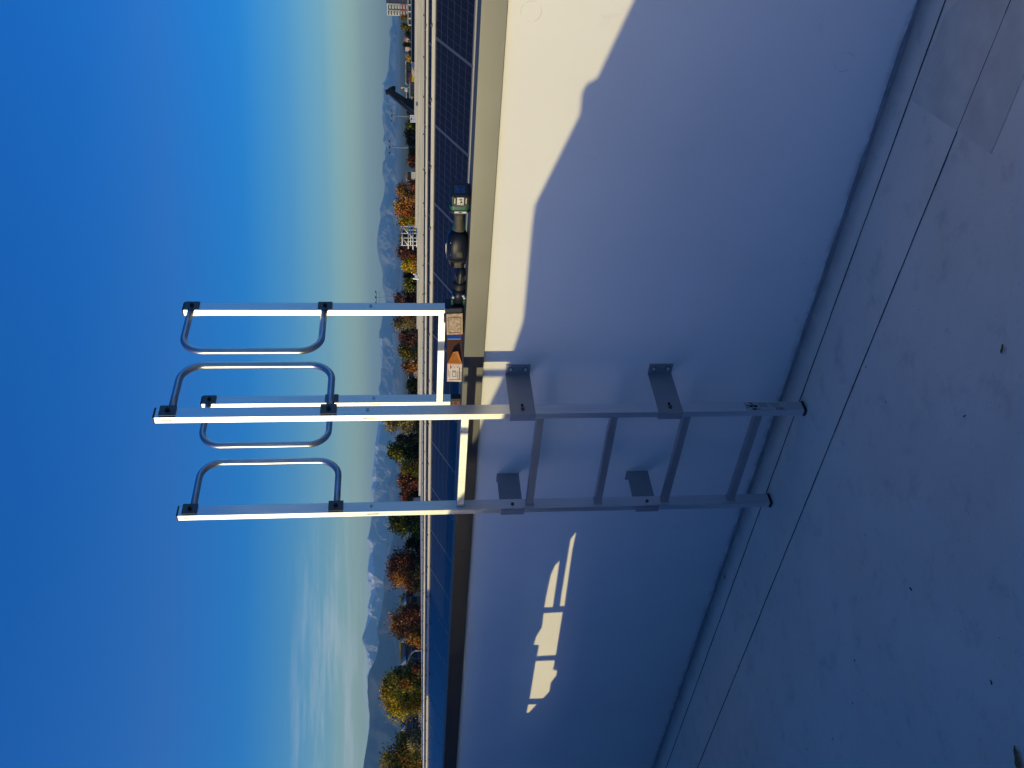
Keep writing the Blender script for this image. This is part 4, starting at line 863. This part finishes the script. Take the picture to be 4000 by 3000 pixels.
# ------------------------------------------------------------------ hills and mountains
from mathutils import noise as mn
def interp(tab, y):
    if y <= tab[0][0]: return tab[0][1]
    for (a, va), (b, vb) in zip(tab, tab[1:]):
        if y <= b: return va+(vb-va)*(y-a)/(b-a)
    return tab[-1][1]
RIDGE = [(-700,1540),(0,1530),(60,1530),(100,1533),(115,1523),(135,1521),(150,1526),(200,1521),(240,1519),(270,1518),(290,1513),(305,1508),(315,1504),(330,1492),(345,1494),(370,1494),(395,1496),(435,1491),(490,1496),(520,1502),(550,1496),(575,1508),(600,1502),(620,1506),(635,1495),(680,1494),(715,1504),(750,1502),(780,1495),(800,1489),(820,1483),(850,1487),(880,1481),(920,1475),(960,1473),(990,1476),(1020,1483),(1050,1492),(1075,1496),(1100,1494),(1125,1496),(1150,1503),(1180,1507),(1240,1494),(1270,1489),(1300,1481),(1350,1483),(1375,1487),(1450,1488),(1490,1487),(1510,1481),(1525,1477),(1550,1482),(1600,1484),(1650,1477),(1690,1473),(1735,1465),(1760,1466),(1800,1461),(1830,1458),(1865,1453),(1885,1457),(1910,1451),(1950,1453),(2000,1452),(2030,1450),(2060,1447),(2085,1441),(2105,1435),(2130,1443),(2160,1445),(2200,1439),(2240,1435),(2265,1438),(2275,1437),(2300,1446),(2320,1451),(2345,1443),(2375,1437),(2400,1439),(2430,1432),(2455,1426),(2480,1418),(2495,1413),(2510,1417),(2530,1426),(2555,1432),(2590,1438),(2620,1442),(2650,1431),(2670,1440),(2700,1438),(2800,1450),(3000,1440),(3700,1440)]
MID = [(-700,1560),(0,1556),(120,1552),(250,1545),(330,1540),(420,1546),(500,1536),(560,1548),(640,1538),(720,1552),(800,1530),(880,1540),(960,1528),(1040,1545),(1130,1534),(1200,1548),(1300,1530),(1400,1545),(1480,1530),(1580,1548),(1700,1525),(1800,1540),(1900,1515),(2000,1530),(2100,1512),(2200,1500),(2300,1497),(2400,1490),(2460,1480),(2520,1484),(2600,1460),(2700,1455),(3700,1440)]
NEAR = [(-700,1590),(0,1580),(400,1578),(800,1580),(1300,1578),(1700,1572),(2000,1560),(2150,1524),(2218,1508),(2280,1496),(2307,1502),(2394,1489),(2462,1472),(2508,1481),(2573,1468),(2600,1454),(2620,1443),(2650,1437),(2700,1435),(2750,1439),(2790,1443),(2830,1443),(2870,1439),(2900,1434),(2950,1426),(3000,1418),(3200,1395),(3700,1380)]
def terrain(name, tab, D, depth, ny, nx, seed, m, rough, snow=False, sc=1.0, label=''):
    bm = NB(); cl_ = bm.loops.layers.color.new('snow'); V = []; S = {}
    for i in range(nx+1):
        y = -650+4300*i/nx; xr = interp(tab, y)
        p = at(xr, y, 1.0)-CAM; hd = Vector((p.x, p.y, 0)); tan = p.z/hd.length; u = hd.normalized(); colv = []
        for j in range(ny+1):
            t = j/ny                                  # 0 at the foot, 1 on the ridge
            dist = (D-depth*(1-t)) / max(0.5, u.dot(HEAD))
            az = y/220.0*sc
            nz = mn.fractal(Vector((az+seed, t*1.6+seed, 0.3)), 1.0, 2.0, 7)
            rg = 1-abs(mn.fractal(Vector((az*1.3+seed*2+t*0.5, t*0.7, 2.1)), 0.9, 2.1, 7))*2.1
            full = tan*(D/max(0.5, u.dot(HEAD)))+CAM.z-GROUND
            f = t**1.15
            h = full*(f + (rg-0.55)*rough*math.sin(math.pi*min(1, t*1.0))**0.8 + nz*rough*0.5*math.sin(math.pi*t))
            if j == ny: h = full*(1+0.012*mn.fractal(Vector((y/9.0, seed, 0)), 1.0, 2.0, 5))
            v = bm.verts.new(Vector((CAM.x, CAM.y, 0))+u*dist+Vector((0, 0, GROUND+max(-2, h)))); colv.append(v)
            if snow:
                alt = tan*(0.0)+(h/full if full else 0)
                wgt = 1.0 if (300 < y < 450 or y > 1480 or 1320 < y < 1440) else 0.35
                s_ = (h-full*0.80)/(full*0.16) + 1.6*nz + (0.25 if wgt == 1.0 else -0.75); S[v] = max(0, min(1, s_*1.6))*wgt
        back = bm.verts.new(Vector((CAM.x, CAM.y, 0))+u*(D*1.06)/max(0.5, u.dot(HEAD))+Vector((0, 0, GROUND-2))); colv.append(back); V.append(colv)
    for A, B in zip(V, V[1:]):
        for j in range(len(A)-1):
            f = bm.faces.new((A[j], B[j], B[j+1], A[j+1]))
            if snow:
                for lp in f.loops: k_ = S.get(lp.vert, 0); lp[cl_] = (k_, k_, k_, 1)
    bmesh.ops.recalc_face_normals(bm, faces=bm.faces)
    o = obj(name, bm, m, smooth=(name != 'mountains')); struct(o, label); return o
def rock(name, c0, c1, snow=False):
    m = bpy.data.materials.new(name); m.use_nodes = True; g = G(m); tcn = g.n('ShaderNodeTexCoord'); P = tcn.outputs['Object']
    nz = g.noise(P, 0.0011, 9, 0.65); c_ = g.mix(g.mr(nz, 0.40, 0.60), c0, c1)
    if snow:
        a = g.n('ShaderNodeAttribute', attribute_name='snow'); n2 = g.noise(P, 0.009, 6, 0.7)
        mk = g.mr(g.ma('ADD', a.outputs['Fac'], g.ma('MULTIPLY', g.ma('SUBTRACT', n2, 0.5), 1.3)), 0.55, 0.75)
        c_ = g.mix(mk, c_, (0.72, 0.73, 0.76))
    g.l(c_, g.b.inputs['Base Color']); g.b.inputs['Roughness'].default_value = 0.95; g.b.inputs['Specular IOR Level'].default_value = 0.1; return m
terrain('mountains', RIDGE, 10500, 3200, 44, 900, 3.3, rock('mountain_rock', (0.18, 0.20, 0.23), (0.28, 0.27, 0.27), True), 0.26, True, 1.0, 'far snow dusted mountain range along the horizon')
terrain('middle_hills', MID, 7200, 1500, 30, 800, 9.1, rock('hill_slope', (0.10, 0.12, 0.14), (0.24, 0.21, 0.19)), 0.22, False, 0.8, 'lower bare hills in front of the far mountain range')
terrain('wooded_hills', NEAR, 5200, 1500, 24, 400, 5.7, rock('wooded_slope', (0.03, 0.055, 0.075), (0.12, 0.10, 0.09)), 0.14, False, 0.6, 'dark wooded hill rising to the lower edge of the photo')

# ------------------------------------------------------------------ air
hz_ = bpy.data.materials.new('haze_air'); hz_.use_nodes = True; t = hz_.node_tree; t.nodes.clear()
v = t.nodes.new('ShaderNodeVolumePrincipled'); v.inputs['Color'].default_value = (0.28, 0.62, 1.0, 1); v.inputs['Density'].default_value = 0.000085; v.inputs['Anisotropy'].default_value = 0.0
o_ = t.nodes.new('ShaderNodeOutputMaterial'); t.links.new(v.outputs[0], o_.inputs['Volume'])
bm = NB(); box(bm, -14500, 14500, -14500, 14500, GROUND-4, 520); hb = obj('haze', bm, hz_); struct(hb, 'pale blue haze over the plain towards the mountains', 'stuff')
